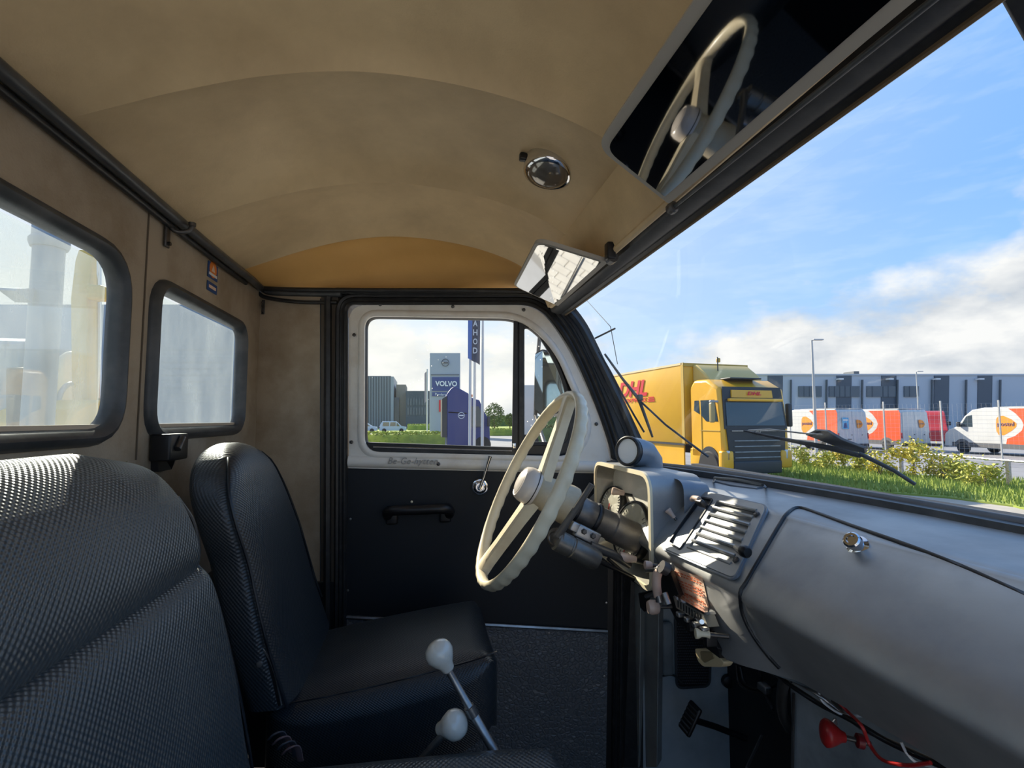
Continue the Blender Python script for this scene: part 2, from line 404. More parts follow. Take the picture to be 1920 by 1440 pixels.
for q in ((617, 1098), (582, 1098)): MB().lathe(PD(*q, .013), DN, [(.004, 0), (.0035, .002), (0, .003)], 8).build('screw', STEEL, sw)
# wall ahead of the door: kick panel
MB().plate([PD(1150, 870, -.004), PD(1172, 860, -.004), V((.95, 1.555-.15*.95+.006, 1.80)), V((.95, 1.555-.15*.95+.006, FLOORZ)), PD(1140, 1440, -.004)], [], DN, .03).build('kick_panel', M('pale_grey_metal', (.46, .50, .51), .5, var=((.3, .33, .34), 5, .4, .7)), sw, smooth=0)
# ---- floor, front bulkhead
fl = thing('floor', loc=(.2, .6, FLOORZ), kind='structure')
MB().box((.22, .62, FLOORZ-.02), (1.44, 2.05, .04)).build('floor_mat', CARPET, fl)
fw = thing('wall_front', loc=(.92, .9, FLOORZ), kind='structure')
MB().box((.93, .6, 1.39), (.03, 2.0, .92)).build('bulkhead_panel', CARPET, fw)
mb = MB(); mb.plate([PX(1233, 1160, .90), PX(1352, 1170, .90), PX(1352, 1390, .90), PX(1233, 1396, .90)], [], (-1, 0, 0), .012); mb.build('inner_panel', M('pale_grey_metal', (.46, .50, .52), .5, var=((.22, .25, .26), 5, .4, .7)), fw, smooth=0)
# ---- door opening frame: ribbed rubbers round the door, over the rail and down the windscreen post
MB().plate([V((XR+.012, y, z)) for y, z in ((-.4, FLOORZ), (1.66, FLOORZ), (1.66, 1.64), (-.4, 1.64))], [], (1, 0, 0), .01).build('lower_trim_panel', VINYL, rw, smooth=0)
tr = thing('trim_1', loc=(0, 1.55, 2.3), kind='structure')
pD = lambda L, off=0: [PD(x, y, off) for x, y in L]
P1 = pD([(637, 1440), (637, 1200), (637, 900), (638, 640)], .016)
P1 = rpoly(pD([(637, 1440), (640, 560), (1010, 560), (1062, 615), (1100, 690), (1140, 790), (1164, 870), (1158, 1440)], .012), [0, .045, .10, .2, .3, .2, .05, 0], 7)
rib = [(-.017, -.012), (-.017, .004), (-.012, .009), (-.007, .004), (-.005, .004), (0, .010), (.005, .004), (.007, .004), (.012, .009), (.017, .004), (.017, -.012)]
MB().sweep(P1, rib, DN).build('door_rubber', RUB, tr, smooth=50)
P2 = rpoly(pD([(612, 1440), (614, 545), (1030, 549), (1085, 600), (1128, 685), (1172, 775), (1206, 862)], .018), [0, .03, .08, .2, .3, .2, .0], 7)
P2r = P2[6:]
MB().sweep([P2[0]]+P2[1:6]+P2r, [(-.009, -.012), (-.009, .003), (0, .009), (.009, .003), (.009, -.012)], DN).build('outer_rubber', RUB, tr, smooth=50)
P3 = rpoly(pD([(1030, 556), (1078, 605), (1114, 680), (1164, 785), (1202, 868)], .004), [0, .1, .2, .2, 0], 7)
MB().plate(rpoly(pD([(604, 1440), (604, 540), (1040, 540), (1086, 600), (1118, 680), (1166, 785), (1206, 874), (1206, 1440)], -.002), [0, .02, .05, .1, .1, .1, 0, 0], 6), [rpoly(pD([(645, 1430), (645, 566), (1006, 566), (1062, 640), (1100, 715), (1136, 800), (1150, 880), (1146, 1430)], -.002), [0, .06, .1, .2, .2, .1, 0, 0], 6)[::-1]], DN, .05).build('frame_channel', RUB, tr, smooth=0)
MB().sweep(P3, [(-.034, -.03), (-.034, .0), (.006, .0), (.006, -.03)], DN).build('windscreen_post', RUB, tr, smooth=50)
# rail along the top of the rear wall and across the door head
rl = thing('trim_2', loc=(XR, .8, 2.4), kind='structure')
RA = [PX(-40, 95, -.468), PX(0, 130, -.468), PX(120, 232, -.468), PX(250, 342, -.468), PX(330, 410, -.468), PX(420, 484, -.468), PX(470, 523, -.466)]
RB = [PD(492, 541, .02), PD(520, 548, .02), PD(640, 551, .02)]
MB().tube(spl(RA+RB, 6), .0105, 10).build('rail_tube', RUBG, rl, smooth=60)
MB().tube([p+V((-.012, 0, -.012)) for p in spl(RA, 4)], .006, 8).build('rail_flange', RUB, rl, smooth=60)
MB().tube(spl([PD(484, 532, .03), PD(500, 541, .03), PD(640, 544, .03), PD(985, 547, .03), PD(1035, 562, .03)], 6), .007, 8).build('headliner_piping', RUB, rl, smooth=60)
MB().tube(spl([PD(484, 548, .012), PD(500, 558, .012), PD(560, 566, .012), PD(632, 567, .012)], 6), .006, 8).build('lower_rubber', RUB, rl, smooth=60)
# ---- windscreen
def xw(y): return .80-.27*(y-.55)**2 if y > .2 else .767
HX, HZ = .425, 2.315
def wsp(u, v):      # u along Y, v from the base up
    y = .24+(1.47-.24)*u; b = V((xw(y), y, 1.860-.012*max(0, min(1, (1.25-y)/.7)))); t = V((HX+.045-.06*(y-.7)**2, .20+(1.475-.20)*u, HZ)); p = b.lerp(t, v)
    return p+V((.035*4*v*(1-v), 0, .0))
ws = thing('window_3', loc=(.7, .8, 1.87), kind='structure')
MB().grid(wsp, 24, 10).build('windscreen_pane', G_OUT, ws, smooth=60, fix=False)
wvs = [tuple(wsp(i/24, j/10)) for i in range(25) for j in range(11)]
WB = BVHTree.FromPolygons(wvs, [(i*11+j, (i+1)*11+j, (i+1)*11+j+1, i*11+j+1) for i in range(24) for j in range(10)])
base = [V((xw(y), y, 1.866-.014*max(0, min(1, (1.25-y)/.7)))) for y in [-.30+.08*k for k in range(23)]]
MB().sweep(base, [(-.004, -.015), (-.012, .010), (-.006, .016), (.012, .015), (.030, .004), (.050, -.004), (.052, -.015)], (0, 0, 1)).build('base_rubber', RUB, ws, smooth=50)
hd = [V((HX, y, HZ)) for y in (-.35, .2, .8, 1.2, 1.44)]
MB().sweep(hd, [(.0, -.02), (0, .0), (.006, .005), (.014, .002), (.024, .007), (.044, .006), (.05, .0), (.05, -.02)], V((-.30, 0, -.95)).normalized()).build('header_rubber', RUB, ws, smooth=40)
MB().tube([V((HX-.056, y, HZ+.016)) for y in (-.35, .5, 1.40)], .007, 8).build('header_piping', TAN, ws)
MB().tube([V((HX-.006, y, HZ-.004)) for y in (-.35, .5, 1.42)], .0030, 6).build('header_bead', M('brown_bead', (.16, .11, .06), .5), ws)
MB().prism([V((HX-.058, -.35, HZ+.018)), V((HX-.10, -.35, HZ+.118)), V((HX+.01, -.35, HZ+.09)), V((HX+.01, -.35, HZ+.018))], V((0, 1.78, 0))).build('header_panel', TAN, ws)
# divider post at the near edge of this half of the windscreen
c1, c2 = PX(1862, -12, .455), PX(1930, 108, .52)
dr = (c2-c1).normalized(); sd_ = V((0, -1, 0))
MB().prism([c1-dr*.1, c2+dr*.45, c2+dr*.45+sd_*.05, c1-dr*.1+sd_*.05], V((.02, 0, .012))).build('divider_post', RUB, ws, bevel=.004)
# ================================================================ DOOR
dz = thing('door_1', loc=PD(900, 1000), kind='structure')
OUT = rpoly(pD([(654, 878), (654, 572), (1008, 572), (1058, 640), (1095, 715), (1130, 800), (1150, 888)], .006), [0, .055, .10, .2, .2, .1, 0], 7)
HOLE = rpoly(pD([(682, 848), (683, 592), (978, 596), (1040, 655), (1072, 730), (1104, 800), (1074, 857)], .006), [.05, .04, .09, .13, .1, .06, .05], 7)
MB().plate(OUT, [HOLE[::-1]], DN, .035).build('window_frame', WHITE, dz, smooth=0)
MB().sweep(HOLE, [(.002, -.004), (.002, .006), (-.005, .010), (-.014, .008), (-.020, -.001)], DN, closed=True).build('raised_lip', WHITE, dz, smooth=60)
MB().sweep(pD([(654, 865), (900, 871), (1150, 876)], .004), [(-.018, 0), (-.016, .008), (-.008, .014), (.004, .015), (.014, .010), (.018, 0)], DN).build('belt_moulding', WHITE, dz, smooth=60)
MB().sweep(HOLE, [(.005, -.026), (.005, -.012), (.001, -.004), (-.004, -.003), (-.004, -.026)], DN, closed=True).build('glass_rubber', RUB, dz, smooth=40)

MB().plate(pD([(680, 829), (966, 839), (966, 856), (680, 852)], -.002), [], DN, .02).build('sill_rubber', RUB, dz, smooth=0)
MB().tube(pD([(700, 838), (840, 842), (960, 845)], .0), .0025, 6).build('sill_channel', STEEL, dz, smooth=60)
MB().prism(pD([(963, 598), (971, 598), (971, 842), (960, 842)], -.002), -DN*.02).build('divider_bar', RUB, dz, bevel=.001)
MB().prism(pD([(973, 598), (982, 600), (981, 842), (973, 842)], .001), -DN*.022).build('vent_frame', RUB, dz, bevel=.001)
VH = rpoly(pD([(982, 830), (982, 614), (1003, 618), (1042, 680), (1064, 745), (1060, 830)], -.010), [.012, .01, .03, .1, .05, .03], 6)
MB().plate(rpoly(pD([(966, 860), (966, 594), (985, 595), (1044, 652), (1076, 728), (1108, 800), (1078, 862)], -.012), [0, .02, .05, .13, .1, .06, .05], 6), [VH[::-1]], DN, .008).build('vent_surround', RUB, dz, smooth=0)
MB().sweep(VH, [(.002, -.008), (.002, .006), (-.008, .008), (-.012, -.008)], DN, closed=True).build('vent_rubber', RUB, dz, smooth=40)
MB().rbox(PD(964, 836, .006), (.010, .008, .018), .002).build('latch', CHROME, dz)
MB().plate(pD([(686, 836), (685, 594), (966, 596), (962, 836)], -.020), [], DN, .003).build('pane', G_DOOR, dz, smooth=0)
MB().plate(pD([(978, 834), (978, 606), (1010, 612), (1050, 680), (1078, 745), (1094, 800), (1070, 834)], -.016), [], DN, .003).build('vent_pane', G_DOOR, dz, smooth=0)
U_D = V((1, -.15, 0)).normalized()
text('Be-Ge-hytten', 0, 0, .148, .026, PD(727, 874, .0215), (PD(820, 875)-PD(727, 874)), (0, 0, 1), M('embossed_grey', (.36, .35, .33), .4), dz, 'embossed_lettering', .004, 0.0, .35, sp=1.12)
for q in ((713, 571), (849, 575), (982, 581), (664, 628), (659, 829), (1118, 795), (822, 870)):
    MB().lathe(PD(*q, .008 if q[1] < 860 else .02), DN, [(.0055, 0), (.0055, .002), (.003, .004), (0, .0045)], 10).build('screw', DGREY, dz)
MB().plate(pD([(652, 878), (1150, 886), (1146, 1186), (650, 1158)], .004), [], DN, .02).build('door_card', CARD, dz, smooth=0)
MB().plate(pD([(650, 1160), (1140, 1186), (1136, 1440), (1136, 1520), (650, 1520)], .008), [], DN, .02).build('lower_panel', HAM, dz, smooth=0)
MB().sweep(pD([(650, 1157), (1139, 1184)], .010), [(-.006, 0), (-.005, .004), (0, .006), (.004, .004), (.005, 0)], DN).build('trim_strip', STEEL, dz, smooth=40)
MB().plate(pD([(1141, 886), (1152, 886), (1146, 1520), (1136, 1520)], .006), [], DN, .02).build('door_edge', BLACK, dz, smooth=0)
for q in ((657, 973), (652, 1107), (1137, 1130), (1029, 1187), (1133, 1268)):
    MB().lathe(PD(*q, .010), DN, [(.004, 0), (.0035, .002), (0, .003)], 8).build('screw', STEEL, dz)
# window crank
c = PD(900, 913, .012)
MB().lathe(c, DN, [(.024, 0), (.024, .002), (.021, .003), (.020, .003), (.018, .005), (.015, .003), (.012, .006), (.008, .006), (.007, .03), (0, .031)], 24).build('crank_rose', CHROME, dz, smooth=30)
cr = MB().tube([c+DN*.028, PD(908, 893, .042), PD(914, 872, .044), PD(919, 856, .046)], [.005, .004, .0045, .006], 8); k1 = PD(919, 855, .046)
cro = cr.build('crank', CHROME, dz, smooth=60)
MB().lathe(k1, DN, [(.004, 0), (.007, .004), (.008, .015), (.006, .022), (0, .024)], 12).build('crank_knob', CHROME, cro, smooth=50) if False else None
# pull handle: a padded bar on two feet
h0, h1 = PD(728, 962, .045), PD(840, 958, .045)
MB().tube(spl([PD(728, 968, .008), PD(727, 960, .03), PD(745, 957, .048), PD(784, 956, .05), PD(826, 954, .048), PD(842, 957, .03), PD(842, 964, .008)], 6), .015, 10, flat=1).build('pull_handle', BLACK, dz, smooth=60)
for q in ((735, 966), (835, 962)): MB().rbox(PD(*q, .012), (.035, .012, .055), .006).build('handle_foot', BLACK, dz)
MB().lathe(PD(772, 941, .005), DN, [(.004, 0), (.002, .004), (0, .005)], 8).build('screw', CREAM, dz)
MB().lathe(PD(948, 1020, .005), DN, [(.016, 0), (.016, .006), (.006, .008), (.005, .02), (0, .021)], 16).build('inner_latch', BLACK, dz, smooth=30)
# door jamb pillar ahead of the door
jb = thing('trim_3', loc=PX(1200, 1250, .66), kind='structure')
jx = lambda L, x: [PX(a, b, x) for a, b in L]
MB().prism(jx([(1150, 900), (1172, 900), (1170, 1440), (1142, 1440)], .600), V((.04, .03, 0))).build('rubber_channel', RUB, jb)
MB().prism(jx([(1172, 1060), (1202, 1060), (1198, 1440), (1168, 1440)], .64), V((.03, .03, 0))).build('jamb_strip', M('jamb_grey', (.33, .35, .34), .5, var=((.2, .2, .2), 8, .4, .7)), jb, bevel=.003)
MB().prism(jx([(1203, 1060), (1236, 1075), (1232, 1440), (1199, 1440)], .665), V((.03, .03, 0))).build('jamb_strip', M('jamb_grey_b', (.28, .30, .30), .5, var=((.18, .18, .18), 8, .4, .7)), jb, bevel=.004)
for q in ((1184, 1335), (1184, 1408)): MB().rbox(PX(*q, .635), (.008, .008, .016), .002).build('jamb_clip', STEEL, jb)
# ---- small things on the rear wall
def hook(px, py, s, side, label):
    if side: o = PD(px, py, .002); a, b, nn = U_D, V((0, 0, 1)), DN
    else: o = PX(px, py, XR+.002); a, b, nn = V((0, 1, 0)), V((0, 0, 1)), V((1, 0, 0))
    t = thing('coat_hook', label, 'coat hook', o, 'coat hooks')
    L = lambda u, v, w: o+a*(u*s)+b*(v*s)+nn*(w*s)
    MB().rbox(L(0, 0, .003), (.016*s, .075*s, .005*s), .002*s, (a, b, nn)).build('back_plate', DGREY, t)
    MB().tube(spl([L(0, .012, .004), L(.002, -.004, .016), L(.010, .0, .034), L(.014, .012, .040)], 5), .0042*s, 8).build('arm', DGREY, t, smooth=60)
    MB().tube([L(.014, .012, .040), L(.014, .019, .040)], .007*s, 8).build('tip', DGREY, t, smooth=60)
    MB().tube([L(0, -.03, .004), L(0, -.03, .010)], .004*s, 8).build('screw', BLACK, t)
hook(311, 428, 1.0, False, 'dark metal coat hook on the tan rear wall between the two rear windows')
hook(494, 576, .6, True, 'small metal coat hook in the corner beside the door frame')
st = thing('sticker', 'small blue sticker with orange emblem above the second rear window', 'sticker', PX(399, 520, XR+.001))
sy = lambda px, py, o=.001: PX(px, py, XR+o)
a0, a1, b0, b1 = sy(390, 488), sy(408, 500), sy(388, 532), sy(408, 550)
y0, y1, zt_, zb_ = a0.y, a1.y, a0.z, b0.z+.018
MB().box((XR+.0015, (y0+y1)/2, (zt_+zb_)/2), (.001, y1-y0, zt_-zb_)).build('sheet', PAPER, st)
MB().lathe((XR+.002, (y0+y1)/2, zb_+(zt_-zb_)*.62), (1, 0, 0), [(.020, 0), (.020, .0006), (0, .0006)], 20).build('emblem', ORNG, st)
MB().lathe((XR+.0026, (y0+y1)/2, zb_+(zt_-zb_)*.62), (1, 0, 0), [(.011, 0), (.011, .0005), (0, .0005)], 3).build('emblem_centre', STK, st)
MB().box((XR+.0022, (y0+y1)/2, zb_+.010), (.001, (y1-y0)*.8, .006)).build('caption', WT, st)
MB().box((XR+.0015, (y0+y1)/2, zb_-.020), (.001, y1-y0, .022)).build('sheet', PAPER, st)
MB().box((XR+.0022, (y0+y1)/2, zb_-.020), (.001, (y1-y0)*.7, .007)).build('caption', STK, st)
bm_ = thing('belt_bracket', 'black plastic belt bracket on rear wall behind the bench', 'bracket', PX(318, 845, XR))
MB().rbox(PX(318, 838, XR+.02)+V((0, 0, 0)), (.035, .075, .05), .004).build('housing', BLACK, bm_)
MB().prism([PX(296, 838, XR+.012), PX(340, 830, XR+.03), PX(336, 850, XR+.012), PX(322, 880, XR+.012), PX(296, 885, XR+.012)], V((-.012, 0, 0))).build('plate', BLACK, bm_)
MB().tube([PX(332, 842, XR+.04), PX(342, 820, XR+.04)], .007, 8).build('latch', DGREY, bm_, smooth=60)
# ---- roof lamp
hp = HIT(1030, 314, roof_bvh)
q0, q1 = HIT(1010, 300, roof_bvh), HIT(1050, 300, roof_bvh); q2 = HIT(1030, 330, roof_bvh)
nl = (q1-q0).cross(q2-q0).normalized(); nl = nl if nl.z < 0 else -nl
ns = V((-.2, -.12, -1)).normalized()
dl = thing('roof_lamp', 'round chrome rimmed dome lamp on the tan headliner', 'lamp', hp)
MB().lathe(hp, ns, [(.052, -.01), (.052, .010), (.050, .016), (.044, .020), (.040, .018)], 32).build('rim', CHROME, dl, smooth=40)
LENS = M('lamp_lens', (.22, .20, .17), .06, 0, coat=1)
MB().lathe(hp, ns, [(.042, .016), (.036, .024), (.024, .031), (.010, .034), (0, .035)], 32).build('lens', M('smoky_lens', (.30, .28, .25), .10, .6), dl, smooth=60)
sw_ = HIT(985, 290, roof_bvh, .006)
MB().rbox(sw_, (.020, .014, .016), .004).build('switch', BLACK, dl)
# ---- sun visors
def visor(A, B, Cc, D, mat, frame_w, label, th=.008, n_hint=-1):
    """A,B on the hinge side, C,D free side: A-B-C-D around"""
    o = (A+B+Cc+D)/4; nn = (B-A).cross(D-A).normalized(); nn = nn if nn.z < 0 else -nn
    t = thing('sun_visor', label, 'sun visor', o)
    ring = rpoly([A, B, Cc, D], [.006, .006, .028, .028], 6)
    MB().plate(ring, [], nn, th).build('board', M('visor_board', (.40, .37, .32), .6), t, smooth=0, bevel=.001)
    inner = [p+(o-p).normalized()*0 for p in [A, B, Cc, D]]
    ab = (B-A).normalized(); ad = (D-A).normalized(); bc = (Cc-B).normalized()
    f = frame_w
    inr = rpoly([A+ab*f[0]+ad*f[3], B-ab*f[1]+bc*f[3], Cc-ab*f[1]-bc*f[2], D+ab*f[0]-ad*f[2]], [.003, .003, .022, .022], 6)
    MB().plate([p+nn*.0015 for p in inr], [], nn, .001).build('mirror_face', mat, t, smooth=0)
    for p in (A, B):
        pass
    return t, nn
hl = lambda px, py, x: PX(px, py, x)
VK = .90
A = CAM.lerp(V((.392, .735, 2.350)), VK); D = V((.2294, .6253, 2.3699))
vz, nn1 = visor(A, V((A.x, .13, A.z-.012)), V((D.x, .13, D.z-.011)), D, MIRD, (.010, .010, .013, .014), 'large mirrored sun visor nearest the camera reflecting the steering wheel')
for yy in (.735,):
    MB().lathe(A+V((.012, .004, .0)), (0, 1, 0), [(.006, 0), (.009, .003), (.009, .012), (.005, .016), (0, .016)], 10).build('hinge_knob', DGREY, vz, smooth=40)
MB().tube([A+V((.012, .01, 0)), V((A.x+.012, .13, A.z-.012))], .003, 8).build('hinge_rod', RUBG, vz, smooth=60)
A2 = PX(1140, 492, .36); B2 = PX(1046, 574, .36); D2 = PY(1006, 451, A2.y); C2 = PY(962, 536, B2.y)
vz2, nn2 = visor(A2, B2, C2, D2, MIRB, (.006, .008, .006, .012), 'small mirrored sun visor in the corner above the driver side door')
MB().tube([A2+V((.004, -.02, .004)), A2+V((.004, .0, .004))], .010, 8).build('hinge_knob', DGREY, vz2, smooth=40)
MB().rbox(A2+V((.0, -.012, .018)), (.018, .02, .035), .004).build('hinge_bracket', BLACK, vz2)
# ================================================================ DASHBOARD
def zb(y): return interp(y, [(.50, 1.632), (.62, 1.622), (.73, 1.614), (.79, 1.604), (.86, 1.640), (.95, 1.685), (1.02, 1.715), (1.10, 1.72), (1.45, 1.72)])
def dprof(y):
    e = max(0, min(1, (y-1.0)/.3))
    top = xw(y); dd = max(0, min(1, (1.25-y)/.7))
    return [(top-.004, 1.858-.012*dd), (top-.03, 1.862-.010*dd), (top-.055-.0*e, 1.857-.006*dd), (.612-.02*e, 1.846), (.585-.01*e, 1.834), (.555, 1.812), (.525, 1.787), (.500, 1.765), (.487, 1.748), (.480, 1.733)]
def dpt(y, t):
    P = dprof(y); b = zb(y)
    # lower part from the crease down to the edge
    if b < 1.70: xe = interp(y, [(.5, .555), (.67, .550), (.74, .508), (.78, .500)]); P = P+[(.4815, 1.7265), (.489, 1.716), (.489+(xe-.489)*.5, 1.716+(b-1.716)*.5), (xe, b)]
    else: P = P+[(.482, 1.727-.2*(1.727-b)), (.484, 1.727-.5*(1.727-b)), (.487, 1.727-.8*(1.727-b)), (.49, b)]
    q = t*(len(P)-1); i = min(int(q), len(P)-2); f = q-i
    p0, p1, p2, p3 = P[max(i-1, 0)], P[i], P[i+1], P[min(i+2, len(P)-1)]
    g = lambda k: .5*(2*p1[k]+(p2[k]-p0[k])*f+(2*p0[k]-5*p1[k]+4*p2[k]-p3[k])*f*f+(3*p1[k]-p0[k]-3*p2[k]+p3[k])*f**3)
    return V((g(0), y, g(1)))
db = thing('dashboard', 'curved silver hammer painted metal dashboard under the windscreen', 'dashboard', (.6, .6, 1.8))
YD0, YD1 = -.28, 1.46
gr = MB().grid(lambda u, v: dpt(YD0+(YD1-YD0)*u, v), 87, 42)
DB = BVHTree.FromPolygons([tuple(p) for p in gr.v], gr.f)
gr.build('shell', SILV, db, smooth=60)
bk = MB().grid(lambda u, v: [dpt(YD0+(YD1-YD0)*u, 1), dpt(YD0+(YD1-YD0)*u, 1)+V((.05, 0, .012)), V((.87, YD0+(YD1-YD0)*u, 1.80))][int(round(v*2))], 30, 2)
bk.build('underside', GREYP, db, smooth=0)
def dh(px, py, off=0.0):
    try: return HIT(px, py, DB, off)
    except RuntimeError: return PX(px, py, .488-off)
def dline(L, off, k=5):
    """a line along the dash surface through photo points"""
    S = spl([(x, y, 0) for x, y in L], k); return [dh(p.x, p.y, off) for p in S]
# glove box lid: groove and raised lid
GL = [(1905, 1440), (1900, 1390), (1908, 1300), (1916, 1200), (2060, 1180), (1990, 1148), (1920, 1116), (1880, 1098), (1800, 1062), (1700, 1023), (1600, 988), (1530, 962), (1497, 953), (1478, 962), (1462, 985), (1430, 1040), (1400, 1092), (1389, 1112), (1393, 1150), (1412, 1190), (1440, 1228), (1462, 1252)]
MB().tube(dline(GL[4:], .0005, 4), .0034, 6).build('lid_gap', RUB, db, smooth=60)
gl = [dh(a, b) for a, b in ((1497, 953), (1478, 962), (1462, 985), (1430, 1040), (1400, 1092), (1389, 1112), (1393, 1150), (1412, 1190), (1440, 1228), (1462, 1250))]
gz = sorted((p.z, p.y) for p in gl)
rt_ = dh(1700, 1023); tt = min(range(200), key=lambda k: (dpt(rt_.y, k/200)-rt_).length)/200
def lidpt(u, v):
    t = tt+.004+(.985-tt)*v; y0 = interp(dpt(.6, t).z, gz)-.006
    yy = y0+(.268-y0)*u; t = min(t, .99)
    p = dpt(yy, t); q = dpt(yy, t+.004)-p; q.normalize(); nn = V((q.z, 0, -q.x)); nn = nn if nn.x < 0 else -nn
    ed = min(min(u, 1-u)*.34/.012, v/.06, 1); return p+nn*(.0035*sqrt(max(0, 1-(1-ed)**2))-.0005)
MB().grid(lidpt, 40, 40).build('glovebox_lid', SILV, db, smooth=60)
lk = dh(1612, 1028, .003); LKS = .8; nk = V((-.80, -.25, .55)).normalized()
MB().lathe(lk, nk, [(.014, 0), (.014, .003), (.009, .005), (.008, .010), (.011, .012), (.011, .019), (.009, .021), (.006, .021), (.005, .019), (0, .019)], 20).build('lid_lock', CHROME, db, smooth=30)
# heater plate: rounded plate on the dash with slot, grille ribs, screws
def bil(q, u, v): return q[0].lerp(q[1], u).lerp(q[3].lerp(q[2], u), v)
QH = [dh(1322, 927, .002), dh(1443, 956, .002), dh(1384, 1092, .002), dh(1246, 1032, .002)]   # TL TR BR BL
hn = (QH[1]-QH[0]).cross(QH[3]-QH[0]).normalized(); hn = hn if hn.x < 0 else -hn
hp_ = lambda u, v, w=0.0: bil(QH, u, v)+hn*w
ht = thing('heater_panel', 'pale silver plate with ribbed grille', None, QH[0].lerp(QH[2], .5)); ht.parent = db; ht.location = WL[ht.name]-WL[db.name]
hole_s = rpoly([hp_(.05, .12), hp_(.26, .10), hp_(.27, .93), hp_(.06, .90)], .006, 4)
hole_g = rpoly([hp_(.33, .10), hp_(.90, .10), hp_(.92, .86), hp_(.35, .86)], .004, 3)
MB().plate([p+hn*.008 for p in rpoly([hp_(0, 0), hp_(1, 0), hp_(1, 1), hp_(0, 1)], .016, 5)], [[p+hn*.008 for p in hole_s], [p+hn*.008 for p in hole_g]], hn, .008).build('plate', M('pale_silver', (.40, .40, .385), .38, .45, var=((.34, .34, .34), 12, .45, .75)), ht, smooth=0, bevel=.0012)
MB().sweep([p+hn*.002 for p in rpoly([hp_(0, 0), hp_(1, 0), hp_(1, 1), hp_(0, 1)], .016, 5)], [(-.003, 0), (-.003, .004), (.003, .004), (.003, 0)], hn, closed=True).build('gasket', SILVD, ht, smooth=0)
MB().plate([p-hn*.001 for p in hole_s], [], hn, .001).build('slot_back', M('pale_slot', (.62, .60, .54), .4), ht, smooth=0)
MB().sweep([p+hn*.008 for p in hole_s], [(-.0022, -.004), (-.0022, .002), (.0015, .002), (.0015, -.004)], hn, closed=True).build('slot_edge', BLACK, ht, smooth=0)
MB().plate([p+hn*.0005 for p in hole_g], [], hn, .001).build('grille_mesh', M('woven_mesh', (.07, .07, .07), .5, .3, bump=('voro', 300, 1, .004), var=((.20, .195, .19), 160, .45, .6)), ht, smooth=0)
for k in range(8):
    v = .10+.76*k/7
    MB().tube([hp_(.34, v, .007), hp_(.91, v, .007)], .0034, 6).build('grille_rib', SILV, ht, smooth=60)
for u, v in ((.94, .16), (.95, .80)):
    MB().lathe(hp_(u, v, .008), hn, [(.0055, 0), (.0055, .003), (.003, .0045), (0, .004)], 12).build('screw', DGREY, ht, smooth=30)
lv = MB().tube([hp_(.06, .24, .022), hp_(.10, .22, .026), hp_(.20, .22, .026)], .0055, 8); lv.build('slider_knob', PINK, ht, smooth=60)
MB().rbox(hp_(.20, .24, .018), (.024, .010, .018), .003, (( hp_(1, .2)-hp_(0, .2)).normalized(), hn.cross((hp_(1, .2)-hp_(0, .2)).normalized()), hn)).build('slider_bracket', DGREY, ht)
kb = dh(1404, 1056, .0)
MB().tube([hp_(.93, .68, .006), hp_(.96, .70, .020), hp_(1.06, .73, .026)], [.005, .005, .006], 10).build('side_knob_stem', DGREY, ht, smooth=60)
MB().lathe(hp_(1.06, .73, .026), (QH[1]-QH[0]).normalized(), [(.007, 0), (.0095, .003), (.0095, .012), (.007, .015), (0, .016)], 12).build('side_knob', BLACK, ht, smooth=40)
# small toggle left of the plate
def knob(px, py, mat, prof, ax, label, name='pull_knob', cat='knob', stem=.012, off=0.0, base=None, grp='dashboard knobs'):
    o = base if base else dh(px, py, off); t = thing(name, label, cat, o, grp); ax = V(ax).normalized()
    MB().tube([o, o+ax*stem], .003, 8).build('stem', DGREY, t, smooth=60)
    MB().lathe(o+ax*stem, ax, prof, 16).build('cap', mat, t, smooth=50)
    return t
bell = [(.004, 0), (.0045, .006), (.0065, .016), (.0075, .019), (.006, .021), (0, .021)]
knob(1268, 975, PINK, bell, (-.55, .30, .75), 'small cream toggle knob left of the heater plate', stem=.006)
# warning label on the dash face
LQ = [dh(1262, 1063, .001), dh(1318, 1082, .001), dh(1328, 1142, .001), dh(1268, 1112, .001)]
ln = (LQ[1]-LQ[0]).cross(LQ[3]-LQ[0]).normalized(); ln = ln if ln.x < 0 else -ln
lb = thing('warning_label', 'orange printed paper label below the heater plate', 'label', LQ[0])
def lq(u, v, w): return bil(LQ, u, v)+ln*w
mbs = MB().grid(lambda u, v: dh(*(lambda p: (p[0], p[1]))((1262+(1318-1262)*u+(1270-1262)*v+(1332-1270-56)*u*v, 1063+19*u+(1112-1063)*v+12*u*v)), .0014), 12, 12)
mbs.build('sheet', STK, lb, smooth=60)
for r_ in range(9):
    if r_ in (2, 6): continue
    mm = MB(); v = .10+r_*.10; u = .07
    while u < .90:
        L = random.uniform(.05, .13); px0, px1 = u, min(u+L, .93)
        P = lambda uu, vv: dh(1262+56*uu+8*vv+6*uu*vv, 1063+19*uu+49*vv+12*uu*vv, .0030)
        mm.add([P(px0, v), P(px1, v), P(px1, v+.045), P(px0, v+.045)], [(0, 1, 2, 3)]); u += L+.03
    mm.build('print_line', STKT, lb, smooth=0, fix=False)
# oblong recess on the dash top and a demister slot
MB().tube([dh(x, y, .001) for x, y in ((1340, 896), (1380, 899), (1430, 909), (1436, 914), (1420, 917), (1370, 911), (1338, 904))], .0022, 6, closed=True).build('demister_slot', SILVD, db, smooth=60)
# worn strip between dash and windscreen rubber
strip = [V((xw(y)-.020, y, 1.872-.014*max(0, min(1, (1.25-y)/.7)))) for y in [-.25+.1*k for k in range(18)]]
MB().sweep(strip, [(-.014, -.008), (-.012, .004), (.010, .004), (.014, -.008)], (0, 0, 1)).build('windscreen_strip', RUBG, db, smooth=50)
